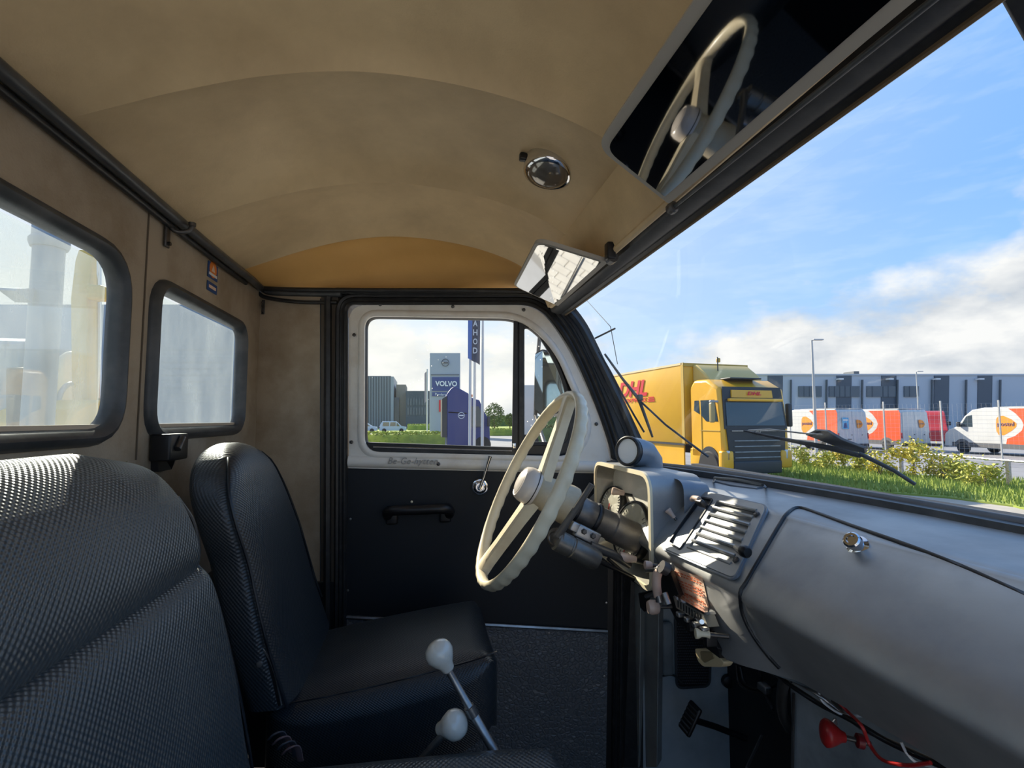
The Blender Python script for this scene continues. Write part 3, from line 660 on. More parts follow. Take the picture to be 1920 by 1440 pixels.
# wiring and pipe along the lower dash edge, under the glove box
def under(px, py, x=.56): return PX(px, py, x)
WIRE = [('black_cable', BLACK, .0045, [(1330, 1200), (1345, 1222), (1375, 1238), (1410, 1246), (1450, 1262), (1490, 1290), (1540, 1322), (1600, 1352), (1660, 1388), (1740, 1425), (1800, 1450)]),
        ('grey_cable', STEEL, .0035, [(1335, 1208), (1352, 1230), (1385, 1243), (1440, 1256), (1480, 1272), (1530, 1300), (1570, 1330), (1620, 1368), (1680, 1395), (1760, 1432)]),
        ('red_cable', RED, .0028, [(1530, 1288), (1560, 1305), (1590, 1335), (1615, 1360), (1630, 1395), (1655, 1425), (1700, 1435), (1745, 1430)]),
        ('white_cable', WT, .0022, [(1530, 1282), (1536, 1300), (1545, 1318), (1580, 1340), (1620, 1342), (1618, 1336)]),
        ('white_cable', WT, .0022, [(1690, 1392), (1700, 1412), (1720, 1430), (1760, 1440)])]
loom = thing('wiring_loom', 'loose black, grey, red and white cables hanging under the dashboard', 'cables', under(1500, 1300, .58))
for nm, mt, r_, L in WIRE: MB().tube(spl([under(x, y, .57+random.uniform(-.01, .015)) for x, y in L], 5), r_*.8, 6).build(nm, mt, loom, smooth=60)
# ---------------- instrument pod
PODX = .478
pod = thing('instrument_pod', 'cream and silver instrument hood with two round gauges', 'instrument cluster', (.5, 1.17, 1.76))
def podring(x, y0, y1, z0, z1, r, seg=5): return rpoly([V((x, y0, z0)), V((x, y1, z0)), V((x, y1, z1)), V((x, y0, z1))], r, seg)
R0 = podring(PODX, 1.000, 1.345, 1.640, 1.885, [.03, .03, .045, .045]); R1 = podring(PODX+.065, 1.015, 1.33, 1.655, 1.885, [.03, .03, .045, .045])
R2 = podring(PODX+.12, 1.00, 1.34, 1.70, 1.880, .04)
def loftr(rings): 
    m = MB(); k = len(rings[0])
    fs = [(i*k+j, i*k+(j+1) % k, (i+1)*k+(j+1) % k, (i+1)*k+j) for i in range(len(rings)-1) for j in range(k)]
    return m.add([p for r in rings for p in r], fs)
loftr([R0, R1, R2]).build('hood_outside', SILV, pod, smooth=40)
R0i = podring(PODX+.001, 1.008, 1.337, 1.648, 1.877, [.025, .025, .04, .04]); R1i = podring(PODX+.075, 1.03, 1.315, 1.68, 1.86, .03)
loftr([R0i, R1i]).build('hood_inside', M('hood_inner_paint', (.58, .56, .48), .28, .4, var=((.35, .33, .28), 10, .4, .7)), pod, smooth=40)
MB().sweep(R0, [(-.002, -.003), (-.002, .003), (.007, .004), (.008, -.003)], (-1, 0, 0), closed=True).build('hood_rim', CREAM, pod, smooth=30)
MB().plate([p+V((-.030, 0, 0)) for p in [m_.lerp(V((m_.x, 1.17, 1.765)), -.06) for m_ in R1i]], [], (-1, 0, 0), .004).build('instrument_board', M('pale_board', (.78, .76, .68), .35, var=((.66, .63, .54), 8, .4, .7)), pod, smooth=0)
gn = V((-.93, -.12, .28)).normalized()
for (cy, cz, cx, r_) in ((1.130, 1.738, .492, .072), (1.275, 1.772, .500, .054)):
    g0 = V((cx, cy, cz)); 
    ge = MB().lathe(g0, gn, [(r_*.94, -.012), (r_, -.002), (r_, .006), (r_*.97, .010), (r_*.92, .010), (r_*.90, .006)], 36).build('gauge_bezel', BLACK, pod, smooth=35)
    MB().lathe(g0+gn*.007, gn, [(r_*.915, 0), (0, 0)], 36).build('gauge_dial', DIAL, ge, smooth=0)
    ga, gb, _ = frame(gn); tk = MB()
    for k in range(28):
        q = 2*pi*(k+4)/36; u = ga*cos(q)+gb*sin(q); tk.box(g0+gn*.0078+u*r_*.78, (r_*.14, .0016, .0006), (u, gn.cross(u), gn))
    tk.build('scale_marks', BLACK, ge, smooth=0)
    MB().box(g0+gn*.010+ga*(-r_*.3), (r_*.8, .003, .001), (ga, gb, gn)).build('needle', RED, ge)
pk = lambda px, py, y: PY(px, py, y)
for px, py, y in ((1163, 925, 1.19), (1188, 1012, 1.02)): pass
o = pk(1163, 925, 1.20)
t = thing('pull_knob', 'pinkish pull knob between the two gauges under the hood', 'knob', o, 'dashboard knobs')
MB().tube([o+V((.05, 0, -.01)), o], .004, 8).build('stem', BLACK, t, smooth=60)
MB().lathe(o+V((.010, 0, 0)), (-1, .15, .2), [(.006, 0), (.007, .012), (.010, .026), (.009, .030), (0, .031)], 14).build('cap', PINK, t, smooth=50)
o = pk(1176, 1046, 1.06)
t = thing('pull_knob', 'pinkish conical pull knob below the near gauge', 'knob', o, 'dashboard knobs')
MB().tube([o+V((.055, 0, -.018)), o], .005, 8).build('stem', BLACK, t, smooth=60)
MB().lathe(o+V((.02, 0, -.004)), (-1, .1, .15), [(.007, 0), (.009, .014), (.012, .032), (.011, .037), (0, .038)], 16).build('cap', PINK, t, smooth=50)
# dark gap joining pod to dash
loftr([podring(.545, .985, 1.36, 1.70, 1.872, .03), podring(.60, .975, 1.38, 1.70, 1.866, .03)]).build('rear_shroud', SILVD, pod, smooth=40)
# ---------------- round pod on the dash top
vg = V((-.86, -.50, .10)).normalized(); vc = PY(1180, 846, 1.165)
ap = thing('round_vent', 'blue grey elbow shaped round pod on top of the dashboard', 'gauge pod', vc)
el = [vc, vc-vg*.03, vc-vg*.058+V((0, 0, -.004)), vc-vg*.070+V((.004, 0, -.022)), vc-vg*.068+V((.008, 0, -.045)), vc-vg*.066+V((.010, 0, -.072))]
MB().tube(el, [.034, .035, .036, .037, .035, .034], 28).build('elbow_housing', SILVD, ap, smooth=50)
MB().lathe(vc, vg, [(.034, -.004), (.037, .0), (.037, .008), (.034, .011), (.030, .010), (.030, .004)], 32).build('bezel', RUB, ap, smooth=35)
MB().lathe(vc+vg*.0055, vg, [(.0300, 0), (.0, 0.0005)], 32).build('face_glass', M('pod_face_sky_reflection', (.90, .95, 1.0), .2), ap, smooth=0)  # pale disc, the mirrored sky painted on as a flat colour
MB().lathe(vc-vg*.006, vg, [(.0352, 0), (.0352, .0015)], 28).build('seam_ring', BLACK, ap)
MB().rbox(PY(1228, 893, 1.12), (.016, .004, .010), .001).build('cable_clip', SILVD, ap)
# ---------------- lower switch strip
so_ = [(1200, 1052), (1240, 1052), (1262, 1085), (1280, 1130), (1325, 1180), (1350, 1222)]
pn = thing('switch_bracket', 'black bracket carrying switches along the lower dashboard edge', 'bracket', PX(1265, 1110, .47))
MB().prism([PX(1236, 1058, .475), PX(1252, 1062, .475), PX(1275, 1120, .475), PX(1318, 1172, .482), PX(1345, 1215, .49), PX(1350, 1235, .50), PX(1310, 1205, .49), PX(1268, 1165, .48), PX(1240, 1110, .475)], V((.012, 0, -.004))).build('plate', BLACK, pn, bevel=.001)
MB().prism([PX(1262, 1118, .468), PX(1318, 1150, .468), PX(1328, 1176, .468), PX(1268, 1140, .468)], V((.02, 0, .0))).build('radio_face', M('radio_face', (.35, .34, .30), .3, .5), pn)
MB().prism([PX(1264, 1116, .462), PX(1320, 1148, .462), PX(1322, 1153, .462), PX(1264, 1121, .462)], V((.02, 0, .0))).build('radio_top', CHROME, pn)
for k in range(9):
    a = PX(1270+k*5.2, 1126+k*3.2, .4665); MB().prism([a, a+V((0, -.0022, 0)), a+V((0, -.0022, -.012)), a+V((0, 0, -.012))], V((.001, 0, 0))).build('radio_mark', BLACK, pn, smooth=0)
for k in range(4):
    MB().rbox(PX(1276+k*15, 1152+k*9.5, .462), (.014, .011, .008), .002).build('push_button', STEEL, pn)
for k in range(3): MB().rbox(PX(1300+k*16, 1170+k*14, .470), (.02, .010, .022), .002).build('black_switch', BLACK, pn)
MB().tube([PX(1308, 1160, .462), PX(1316, 1166, .452)], .004, 8).build('chrome_toggle', CHROME, pn, smooth=60)
def lknob(px, py, x, prof, mat, ax, label, stem):
    o = PX(px, py, x); ax = V(ax).normalized(); t = thing('pull_knob', label, 'knob', o, 'dashboard knobs')
    MB().tube([o-ax*stem, o], .004, 8).build('stem', DGREY, t, smooth=60); MB().lathe(o, ax, prof, 16).build('cap', mat, t, smooth=50)
lknob(1330, 1190, .465, [(.006, 0), (.0045, .004), (.0045, .012), (.008, .018), (.008, .022), (0, .023)], CREAM, (-.9, .25, .05), 'cream cotton reel shaped knob at the lower end of the switch bracket', .03)
lknob(1236, 1138, .455, [(.008, 0), (.0125, .004), (.0135, .016), (.011, .022), (0, .024)], PINK, (-.95, .1, .0), 'round pinkish knob low on the bracket below the column', .04)
lknob(1222, 1060, .455, [(.006, 0), (.008, .004), (.008, .014), (0, .015)], PINK, (-.95, .1, .1), 'short pinkish knob in front of the T shaped key', .03)
ik = thing('ignition_key', 'silver and pink T shaped key below the gauges', 'key', PX(1232, 1070, .45))
MB().tube([PX(1262, 1062, .46), PX(1234, 1068, .44)], .007, 10).build('barrel', STEEL, ik, smooth=60)
MB().tube(spl([PX(1211, 1070, .44), PX(1228, 1068, .44), PX(1238, 1062, .44)], 4), .0035, 8).build('handle', STEEL, ik, smooth=60)
MB().tube([PX(1240, 1062, .438), PX(1252, 1068, .45)], .012, 12).build('bezel', DGREY, ik, smooth=60)
hs = thing('hose_lever', 'pinkish bent lever with steel clips beside the bracket', 'lever', PX(1232, 1095, .45))
MB().tube(spl([PX(1242, 1062, .445), PX(1232, 1078, .44), PX(1231, 1098, .44), PX(1234, 1118, .445)], 5), [.007]*4+[.0085]*12, 12).build('sleeve', PINK, hs, smooth=60)
MB().tube([PX(1234, 1114, .444), PX(1237, 1128, .446)], .0075, 10).build('clip', STEEL, hs, smooth=60)
MB().tube([PX(1246, 1112, .446), PX(1254, 1134, .448)], .006, 10).build('clip', STEEL, hs, smooth=60)
bl = thing('black_lever', 'black winged lever hanging behind the column', 'lever', PX(1205, 1125, .5))
MB().prism([PX(1196, 1112, .50), PX(1216, 1110, .50), PX(1212, 1130, .50), PX(1208, 1148, .50), PX(1200, 1140, .50)], V((.01, .004, 0))).build('blade', BLACK, bl, bevel=.002)
MB().tube([PX(1212, 1118, .50), PX(1228, 1112, .49)], .005, 8).build('stem', STEEL, bl, smooth=60)
ph = thing('release_handle', 'cream moulded release handle under the dashboard', 'handle', PX(1330, 1234, .50))
hq = rpoly([PX(1302, 1216, .50), PX(1345, 1217, .50), PX(1348, 1232, .50), PX(1358, 1242, .50), PX(1352, 1251, .50), PX(1318, 1250, .50), PX(1308, 1240, .50)], .006, 3)
MB().prism(hq, V((.018, 0, 0))).build('grip', M('handle_tan', (.62, .50, .30), .4), ph, bevel=.003)
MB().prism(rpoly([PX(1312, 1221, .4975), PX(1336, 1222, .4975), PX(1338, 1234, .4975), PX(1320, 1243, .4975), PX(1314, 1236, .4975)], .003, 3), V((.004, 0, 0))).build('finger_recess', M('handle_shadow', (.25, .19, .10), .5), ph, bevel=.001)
MB().tube([PX(1340, 1222, .51), PX(1352, 1216, .53)], .006, 8).build('stem', BLACK, ph, smooth=60)
# ---------------- steering wheel and column
HUB = V((.236, 1.10, 1.855)); AX = V((-.893, 0, .449)).normalized(); E1 = V((.449, 0, .893)).normalized(); E2 = V((0, 1, 0))
RW = .224
sw2 = thing('steering_wheel', 'cream two spoke steering wheel with finger grips', 'steering wheel', HUB)
def rimf():
    m = MB(); nu, nv = 220, 14; vs = []
    for i in range(nu):
        q = 2*pi*i/nu; rd = E1*cos(q)+E2*sin(q)
        wave = .0008*sin(q*40)
        for j in range(nv):
            a = 2*pi*j/nv; ca, sa = cos(a), sin(a)
            rr = .0092*ca+(wave if ca > .2 else 0); hh = .0140*sa+(-.0009*sin(q*40) if sa < -.3 else 0)
            vs.append(HUB+rd*(RW+rr)+AX*hh)
    return m.add(vs, [(i*nv+j, i*nv+(j+1) % nv, ((i+1) % nu)*nv+(j+1) % nv, ((i+1) % nu)*nv+j) for i in range(nu) for j in range(nv)])
rimf().build('rim', CREAM, sw2, smooth=50)
for ang in (radians(2), radians(165)):
    rd = E1*cos(ang)+E2*sin(ang); sd2 = AX.cross(rd)
    S = MB(); secs = [(.012, .026, .014, -.026), (.08, .020, .013, -.018), (.15, .018, .012, -.010), (.195, .019, .012, -.004), (.221, .026, .011, -.001)]
    vs = []; 
    for (r_, w_, t_, dp) in secs:
        c0 = HUB+rd*r_+AX*dp
        for (a, b) in ((-1, -1), (-1, .6), (-.7, 1), (.7, 1), (1, .6), (1, -1)): vs.append(c0+sd2*(w_*a)+AX*(t_*b))
    fs = [(i*6+j, i*6+(j+1) % 6, (i+1)*6+(j+1) % 6, (i+1)*6+j) for i in range(4) for j in range(6)]
    S.add(vs, fs+[tuple(range(6)), tuple(range(24, 30))]).build('spoke', CREAM, sw2, smooth=35)
MB().lathe(HUB-AX*.02, AX, [(.030, -.092), (.044, -.090), (.045, -.078), (.039, -.03), (.035, -.004), (.037, .0), (.040, .004)], 32).build('hub_boss', M('boss_cream', (.62, .54, .38), .4, var=((.42, .33, .2), 10, .4, .7)), sw2, smooth=40)
hb = MB().lathe(HUB-AX*.016, AX, [(.040, 0), (.041, .010), (.040, .024), (.036, .034), (.033, .037), (.031, .036), (.022, .041), (.010, .043), (0, .043)], 36).build('horn_button', M('ivory_button', (.72, .66, .60), .28, coat=.3), sw2, smooth=40)
MB().lathe(HUB-AX*.016, AX, [(.0415, .006), (.0415, .008)], 36).build('button_seam', BLACK, hb)
MB().tube([HUB-AX*.016+AX*.0375+(E1*cos(2*pi*k/32)+E2*sin(2*pi*k/32))*.027 for k in range(32)], .0008, 5, closed=True).build('button_ring', DGREY, hb)
sc_ = thing('steering_column', 'dark grey steering column with indicator switch and canister', 'steering column', HUB-AX*.15)
MB().lathe(HUB-AX*.088, -AX, [(.020, 0), (.030, .004), (.031, .03), (.033, .034), (.033, .075), (.031, .079), (.031, .125), (.034, .128), (.034, .23), (.030, .26), (.030, .45)], 28).build('column_tube', M('column_grey', (.21, .20, .19), .38, .55, var=((.10, .09, .08), 12, .4, .7)), sc_, smooth=35)
for a in (.113, .165): MB().lathe(HUB-AX*a, -AX, [(.0345, 0), (.0355, .002), (.0355, .008), (.0345, .010)], 28).build('column_band', BLACK, sc_, smooth=35)
cy = 1.03
can0, can1 = PY(1044, 1012, 1.02), PY(1122, 1052, 1.02)
cdn = (can1-can0).normalized()
MB().lathe(can0, cdn, [(0, -.004), (.012, -.003), (.022, 0), (.022, .030), (.020, .032), (.020, .035), (.022, .037), (.0225, .085), (.020, .098), (0, .10)], 24).build('relay_canister', M('canister_grey', (.19, .185, .17), .35, .6, var=((.09, .08, .07), 14, .4, .7)), sc_, smooth=35)
MB().lathe(can0+V((-.004, -.004, .004)), (-.8, -.6, .1), [(.020, -.01), (.021, 0), (.014, .005), (.012, .003), (.006, .003), (0, .006)], 22).build('indicator_hub', DGREY, sc_, smooth=35)
MB().tube([can0+V((0, -.008, .01)), PY(1066, 975, 1.0), PY(1110, 908, .985)], [.009, .0072, .0062], 12).build('indicator_stalk', M('stalk_grey', (.085, .08, .075), .4), sc_, smooth=60)
b0 = PY(1100, 1002, 1.05)
MB().rbox(b0, (.055, .022, .028), .003, (-AX, E2, E1)).build('clamp_block', STEEL, sc_)
for k in (-1, 1): MB().lathe(b0-AX*(.011*k)+V((0, -.011, .004)), (0, -1, 0), [(.0065, 0), (.0065, .003), (.004, .005), (0, .005)], 6).build('clamp_bolt', DGREY, sc_, smooth=0)
MB().rbox(PY(1078, 988, 1.05), (.022, .02, .02), .002, (-AX, E2, E1)).build('bracket_clip', STEEL, sc_)
MB().tube([PY(1105, 1022, 1.04), PY(1150, 1040, 1.05), PY(1180, 1060, 1.07)], [.010, .0095, .007], 12).build('connector', DGREY, sc_, smooth=60)
MB().tube(spl([PY(1122, 1052, 1.03), PY(1165, 1072, 1.06), PY(1200, 1092, 1.10), PY(1225, 1115, 1.15)], 5), .005, 8).build('cable', BLACK, sc_, smooth=60)
MB().tube(spl([PY(1140, 1048, 1.04), PY(1180, 1082, 1.08), PY(1215, 1106, 1.12)], 5), .004, 8).build('cable', BLACK, sc_, smooth=60)
# ================================================================ SEATS
def sprof(L, k=5): return spl([(a, 0, b) for a, b in L], k)
# bench backrest: profile in XZ swept along Y with rounded end; upper and lower pads split by a seam
def bench_pad(name, front, backx, zc, z0, z1, y0, y1, R_, parent, corner, mat=None):
    ys = [y0+(y1-R_-y0)*k/10 for k in range(10)]+[y1-R_+R_*sin(pi/2*k/9) for k in range(10)]
    fr = spl([(x, 0, z) for x, z in front], 6); 
    def fn(u, v):
        i = u*(len(ys)-1); a = int(round(i)); y = ys[a]
        s = 1.0
        if y > y1-R_: s = sqrt(max(0, 1-((y-(y1-R_))/R_)**2))
        k = v*(len(fr)-1); p = fr[int(round(k))]
        x = backx+(p.x-backx)*(.55+.45*s) if s < 1 else p.x
        z = p.z
        if corner and z > zc: z = zc+(z-zc)*(1-corner*(1-sqrt(max(0, 1-max(0, (y-(y1-.085))/.085)**2))))
        return V((x, y, z))
    m = MB().grid(fn, len(ys)-1, len(fr)-1, lambda p: (p.y, p.z-p.x)); 
    return m.build(name, mat or SEAT, parent, smooth=60)
bn = thing('bench_seat', 'black woven vinyl passenger bench seat in the foreground', 'seat', (-.2, .3, 1.5))
bench_pad('upper_pad', [(-.44, 1.80), (-.44, 1.90), (-.425, 1.94), (-.39, 1.962), (-.35, 1.950), (-.318, 1.915), (-.298, 1.870), (-.287, 1.830), (-.290, 1.803), (-.305, 1.79)], -.40, 1.80, 1.79, 1.96, -.25, .775, .035, bn, .55)
bench_pad('lower_pad', [(-.44, 1.80), (-.35, 1.805), (-.300, 1.803), (-.278, 1.790), (-.262, 1.75), (-.240, 1.66), (-.222, 1.56), (-.20, 1.47), (-.20, 1.40), (-.40, 1.40), (-.44, 1.80)], -.40, 1.80, 1.4, 1.8, -.25, .778, .03, bn, 0)
MB().tube(spl([V((-.325, .762, 1.895)), V((-.308, .772, 1.86)), V((-.300, .775, 1.82)), V((-.302, .775, 1.80)), V((-.285, .778, 1.775)), V((-.262, .778, 1.70)), V((-.238, .778, 1.60)), V((-.215, .778, 1.48))], 5), .0022, 6).build('edge_piping', VINYL, bn, smooth=60)
def cush(x0, x1, y0, y1, zf, zbk, hgt, r, crown, name, parent, mat, nu=30, nv=30):
    """cushion: superellipse plan, crowned top rising to the front"""
    def fn(u, v):
        a = 2*pi*u; t = v
        ca, sa = cos(a), sin(a); e = .28
        X = (abs(ca)**e)*(1 if ca >= 0 else -1); Y = (abs(sa)**e)*(1 if sa >= 0 else -1)
        if t < .55: s = t/.55; hh = 1
        s = min(1, t/.55); dwn = max(0, (t-.55)/.45)
        X *= s; Y *= s
        rr = 1-(1-(1-s)**.0)*0
        edge = max(abs(X), abs(Y)); rad = r
        x = (x0+x1)/2+X*(x1-x0)/2; y = (y0+y1)/2+Y*(y1-y0)/2
        dx = min(x-x0, x1-x, y-y0, y1-y); fall = 0
        if dx < rad: fall = rad-sqrt(max(0, rad*rad-(rad-dx)**2))
        top = zbk+(zf-zbk)*((x-x0)/(x1-x0))+crown*(1-X*X)*(1-Y*Y)
        return V((x, y, top-fall*.8-dwn*(hgt-fall*.0)))
    return MB().grid(fn, nu*2, nv, lambda p: (p.x+p.z*.5, p.y+p.z)).build(name, mat, parent, smooth=60)
cush(-.30, .22, -.25, .785, 1.520, 1.530, .12, .05, .034, 'cushion', bn, SEAT, 60, 34)
MB().box((-.05, .26, 1.18), (.40, .90, .46)).build('seat_box', BLACK, bn, bevel=.01)
for q in ((640, 1402), (688, 1400), (740, 1412), (820, 1406)): pass
# driver's seat
ds = thing('driver_seat', 'black vinyl driver seat with rounded backrest beside the door', 'seat', (-.1, 1.15, 1.4))
def back(u, v):
    t = 1-(1-v)**1.7; z = 1.50+.455*t
    xf = interp(z, [(1.5, -.215), (1.61, -.250), (1.75, -.285), (1.87, -.318), (1.96, -.338)])
    kz = max(0, (z-1.78)/.1752); hw = interp(z, [(1.5, .205), (1.62, .20), (1.78, .185), (1.96, .175)])*(1-kz**2.6)**.5
    yc = interp(z, [(1.5, 1.165), (1.75, 1.145), (1.955, 1.09)])
    th = .040*(1-max(0, (z-1.88)/.0752)**2.5)**.5
    a = 2*pi*u; e = .42; ca, sa = cos(a), sin(a)
    X = (abs(ca)**e)*(1 if ca >= 0 else -1); Y = (abs(sa)**e)*(1 if sa >= 0 else -1)
    bul = .012*(1-Y*Y)*(1 if ca > 0 else 0)
    return V((xf-.042+X*th+bul, yc+Y*hw, z))
bkm = MB().grid(back, 64, 40, lambda p: (p.y-p.x, p.z))
bkm.build('backrest', SEAT2, ds, smooth=60)
def fedge(t, s):
    z = 1.50+.448*t; xf = interp(z, [(1.5, -.215), (1.61, -.250), (1.75, -.285), (1.87, -.318), (1.96, -.338)])
    kz = max(0, (z-1.78)/.1752); hw = interp(z, [(1.5, .205), (1.62, .20), (1.78, .185), (1.96, .175)])*(1-kz**2.6)**.5; yc = interp(z, [(1.5, 1.165), (1.75, 1.145), (1.955, 1.09)])
    return V((xf-.008-.02*max(0, (z-1.90)/.05)**2, yc+s*(hw-.005), z))
MB().tube([fedge(t/24, -1) for t in range(24)]+[fedge((24-t)/24, 1) for t in range(1, 22)], .0030, 6).build('piping', VINYL, ds, smooth=60)
cush(-.275, .158, .975, 1.335, 1.550, 1.488, .120, .055, .016, 'cushion', ds, SEAT2, 50, 40)
def cs(px, py): return PY(px, py, .972)
MB().tube(spl([PY(545, 1318, .971), PY(640, 1300, .969), PY(760, 1272, .968), PY(880, 1240, .970), PY(932, 1222, .974)], 5), .002, 6).build('cushion_seam', VINYL, ds, smooth=60)
MB().box((-.08, 1.15, 1.34), (.30, .30, .10)).build('seat_pan', BLACK, ds, bevel=.01)
MB().box((-.08, 1.15, 1.10), (.26, .26, .38)).build('pedestal', BLACK, ds, bevel=.01)
for y, L in ((.962, [(452, 1192), (482, 1205), (507, 1240), (520, 1285), (528, 1322), (500, 1330), (470, 1270)]), (1.345, [(548, 1092), (570, 1098), (588, 1130), (600, 1165), (607, 1192), (580, 1195), (552, 1150)])):
    P = [PY(a, b, y) for a, b in L]
    hg = MB().prism(P, V((0, .004, 0))).build('hinge_plate', BLACK, ds, smooth=0)
    MB().tube(spl(P[:5], 4), .0016, 6).build('hinge_edge', STEEL, hg, smooth=60)
MB().lathe(PY(487, 1245, .958), (0, -1, 0), [(.006, 0), (.005, .003), (0, .004)], 10).build('hinge_bolt', STEEL, ds)
# belt end lying between the seats
bu = thing('seat_belt', 'crumpled dull pink and grey belt end between the two seats', 'seat belt', PY(515, 1400, .85))
for k in range(4):
    q = PY(505+k*9, 1385+k*9, .86-.01*k); MB().tube(spl([q, q+V((.008, -.004, .008)), q+V((.018, .004, .004)), q+V((.022, .01, -.02))], 4), .005, 6, flat=.35).build('webbing', M('webbing_%d' % k, (.16, .10, .10) if k % 2 else (.06, .06, .07), .8), bu, smooth=60)
# ---------------- levers
def lever(path, kn, kax, label, kr):
    t = thing('gear_lever', label, 'lever', path[-1], 'floor levers')
    MB().tube(path, [.0055, .006, .007, .008][:len(path)], 10).build('shaft', STEEL, t, smooth=60)
    MB().lathe(kn, kax, [(.008, -.024), (.010, -.021), (.012, -.013), (kr*.8, -.005), (kr, .005), (kr*.97, .013), (kr*.8, .020), (kr*.45, .0245), (0, .026)], 24).build('knob', IVORY, t, smooth=60)
a_, b_ = PY(838, 1252, .80), PY(884, 1333, .80)
MBd = (a_-b_).normalized()
bot = a_-MBd*.42
lever([a_, b_, b_-MBd*.001, bot], PY(828, 1232, .80), MBd+V((-.1, -.05, .2)), 'tall lever with ivory pear shaped knob in front of the driver seat', .0215)
MB().lathe(b_, MBd, [(.0085, -.008), (.0085, .008)], 10).build('shaft_collar', STEEL, bpy.data.objects['gear_lever'], smooth=40)
a_ = PY(832, 1376, .80); b_ = a_+V((-.10, .03, -.12))
t = lever([a_, b_, b_+V((-.02, 0, -.10)), V((b_.x-.03, b_.y, FLOORZ))], PY(845, 1361, .80), (.75, -.5, .45), 'short lever with round ivory knob just above the bench cushion', .0215)
# ================================================================ FOOTWELL
tun = thing('heater_box', 'pale grey metal box panel under the glove box', 'metal box', (.74, .5, FLOORZ))
MB().prism([PX(1480, 1282, .72), PX(1500, 1270, .72), V((.72, 0, 1.62)), V((.72, 0, FLOORZ)), V((.72, PX(1482, 1440, .72).y, FLOORZ))], V((.16, 0, 0))).build('casing', M('box_grey', (.42, .46, .48), .5, var=((.2, .22, .23), 6, .4, .7)), tun, bevel=.004)
MB().tube([PX(1488, 1300, .715), PX(1486, 1440, .715)], .003, 6).build('edge_bead', DGREY, tun)
MB().lathe(PX(1572, 1322, .715)+V((0, 0, 0)), (-1, 0, 0), [(.012, 0), (.012, .004), (0, .005)], 12).build('plug', DGREY, tun)
rk = thing('red_pull_handle', 'red mushroom shaped pull handle under the glove box', 'handle', PX(1555, 1376, .62))
ra = V((-.86, .38, .12)).normalized(); rp = PX(1562, 1377, .62)
MB().lathe(rp, ra, [(.007, -.016), (.009, -.010), (.012, -.006), (.016, .000), (.019, .006), (.0195, .010), (.016, .014), (.007, .017), (0, .0175)], 28).build('knob', RED, rk, smooth=50)
MB().tube([rp-ra*.012, rp-ra*.05], .0038, 10).build('shaft', DGREY, rk, smooth=60)
MB().lathe(rp-ra*.040, ra, [(.010, 0), (.010, .008), (.006, .010)], 14).build('collar', M('dark_red', (.2, .01, .015), .4), rk, smooth=40)
MB().tube(spl([rp-ra*.006+V((0, 0, .016)), rp-ra*.004+V((0, 0, .024)), rp+V((0, 0, .019))], 4), .0014, 6).build('wire_loop', STEEL, rk, smooth=60)
gr_ = thing('speaker_grille', 'black perforated speaker grille on the footwell panel', 'speaker grille', PD(1298, 1230))
gp = rpoly([PD(1266, 1150, .004), PD(1334, 1150, .004), PD(1330, 1286, .004), PD(1268, 1290, .004)], .02, 5)
MB().plate(gp, [], DN, .006).build('plate', BLACK, gr_, smooth=0)
MB().sweep(gp, [(-.003, 0), (-.003, .004), (.003, .004), (.003, 0)], DN, closed=True).build('edge', RUBG, gr_)
dots = MB(); ny, nz = 18, 26
for i in range(ny):
    for j in range(nz): dots.lathe(PD(1270+62*(i+.5*(j % 2))/ny, 1152+132*(j+.5)/nz, .004), DN, [(.0024, 0), (.0013, .0016), (0, .002)], 5)
dots.build('perforations', M('grille_dots', (.06, .065, .08), .35), gr_, kind='stuff', smooth=0)
vb = thing('side_duct', 'grey moulded duct beside the speaker grille', 'duct', PD(1250, 1220))
MB().rbox(PD(1250, 1215, .012), (.035, .025, .15), .008).build('duct_body', GREYP, vb)
MB().tube(spl([PD(1240, 1268, .006), PD(1262, 1266, .01), PD(1280, 1282, .006)], 4), .003, 6).build('duct_cable', DGREY, vb)
sk = thing('rubber_plug', 'round black rubber plug on the footwell panel', 'plug', PD(1364, 1276))
MB().lathe(PD(1364, 1276, .0), DN, [(.020, 0), (.018, .012), (.010, .016), (0, .017)], 18).build('body', BLACK, sk, smooth=40)
pd = thing('brake_pedal', 'ribbed black rubber foot pedal in the dark footwell', 'pedal', PX(1295, 1350, .70))
pa, pb, pc_ = V((0, 1, 0)), V((.5, 0, .86)).normalized(), V((-.86, 0, .5))
pq = PX(1294, 1347, .70)
MB().rbox(pq, (.05, .075, .012), .005, (pa, pb, pc_)).build('pad', BLACK, pd)
for k in range(6): MB().box(pq+pc_*.0065+pb*(-.028+.011*k), (.042, .004, .002), (pa, pb, pc_)).build('tread_rib', RUBG, pd, smooth=0)
MB().tube([pq-pc_*.005, PX(1340, 1362, .80), PX(1400, 1385, .88)], .008, 8).build('arm', BLACK, pd, smooth=60)
pd2 = thing('accelerator_rod', 'thin steel rod crossing the dark footwell', 'rod', PX(1410, 1420, .7))
MB().tube([PX(1400, 1440, .68), PX(1428, 1380, .80)], .003, 6).build('rod', STEEL, pd2, smooth=60)
ft = thing('ventilation_hose', 'dark curved hose hanging beside the metal box', 'hose', PX(1465, 1300, .7))
MB().tube(spl([PX(1474, 1262, .68), PX(1466, 1300, .70), PX(1468, 1340, .72), PX(1482, 1368, .74)], 5), .010, 10).build('hose', DGREY, ft, smooth=60)
cbl = thing('footwell_cables', 'black cables looping behind the lower dashboard', 'cables', PX(1400, 1260, .8))
MB().tube([PX(1388, 1248, .80), PX(1388, 1248, .80)+V((.03, 0, .05)), PX(1388, 1248, .80)+V((.12, 0, .06))], .004, 6).build('cable', BLACK, cbl, smooth=60)
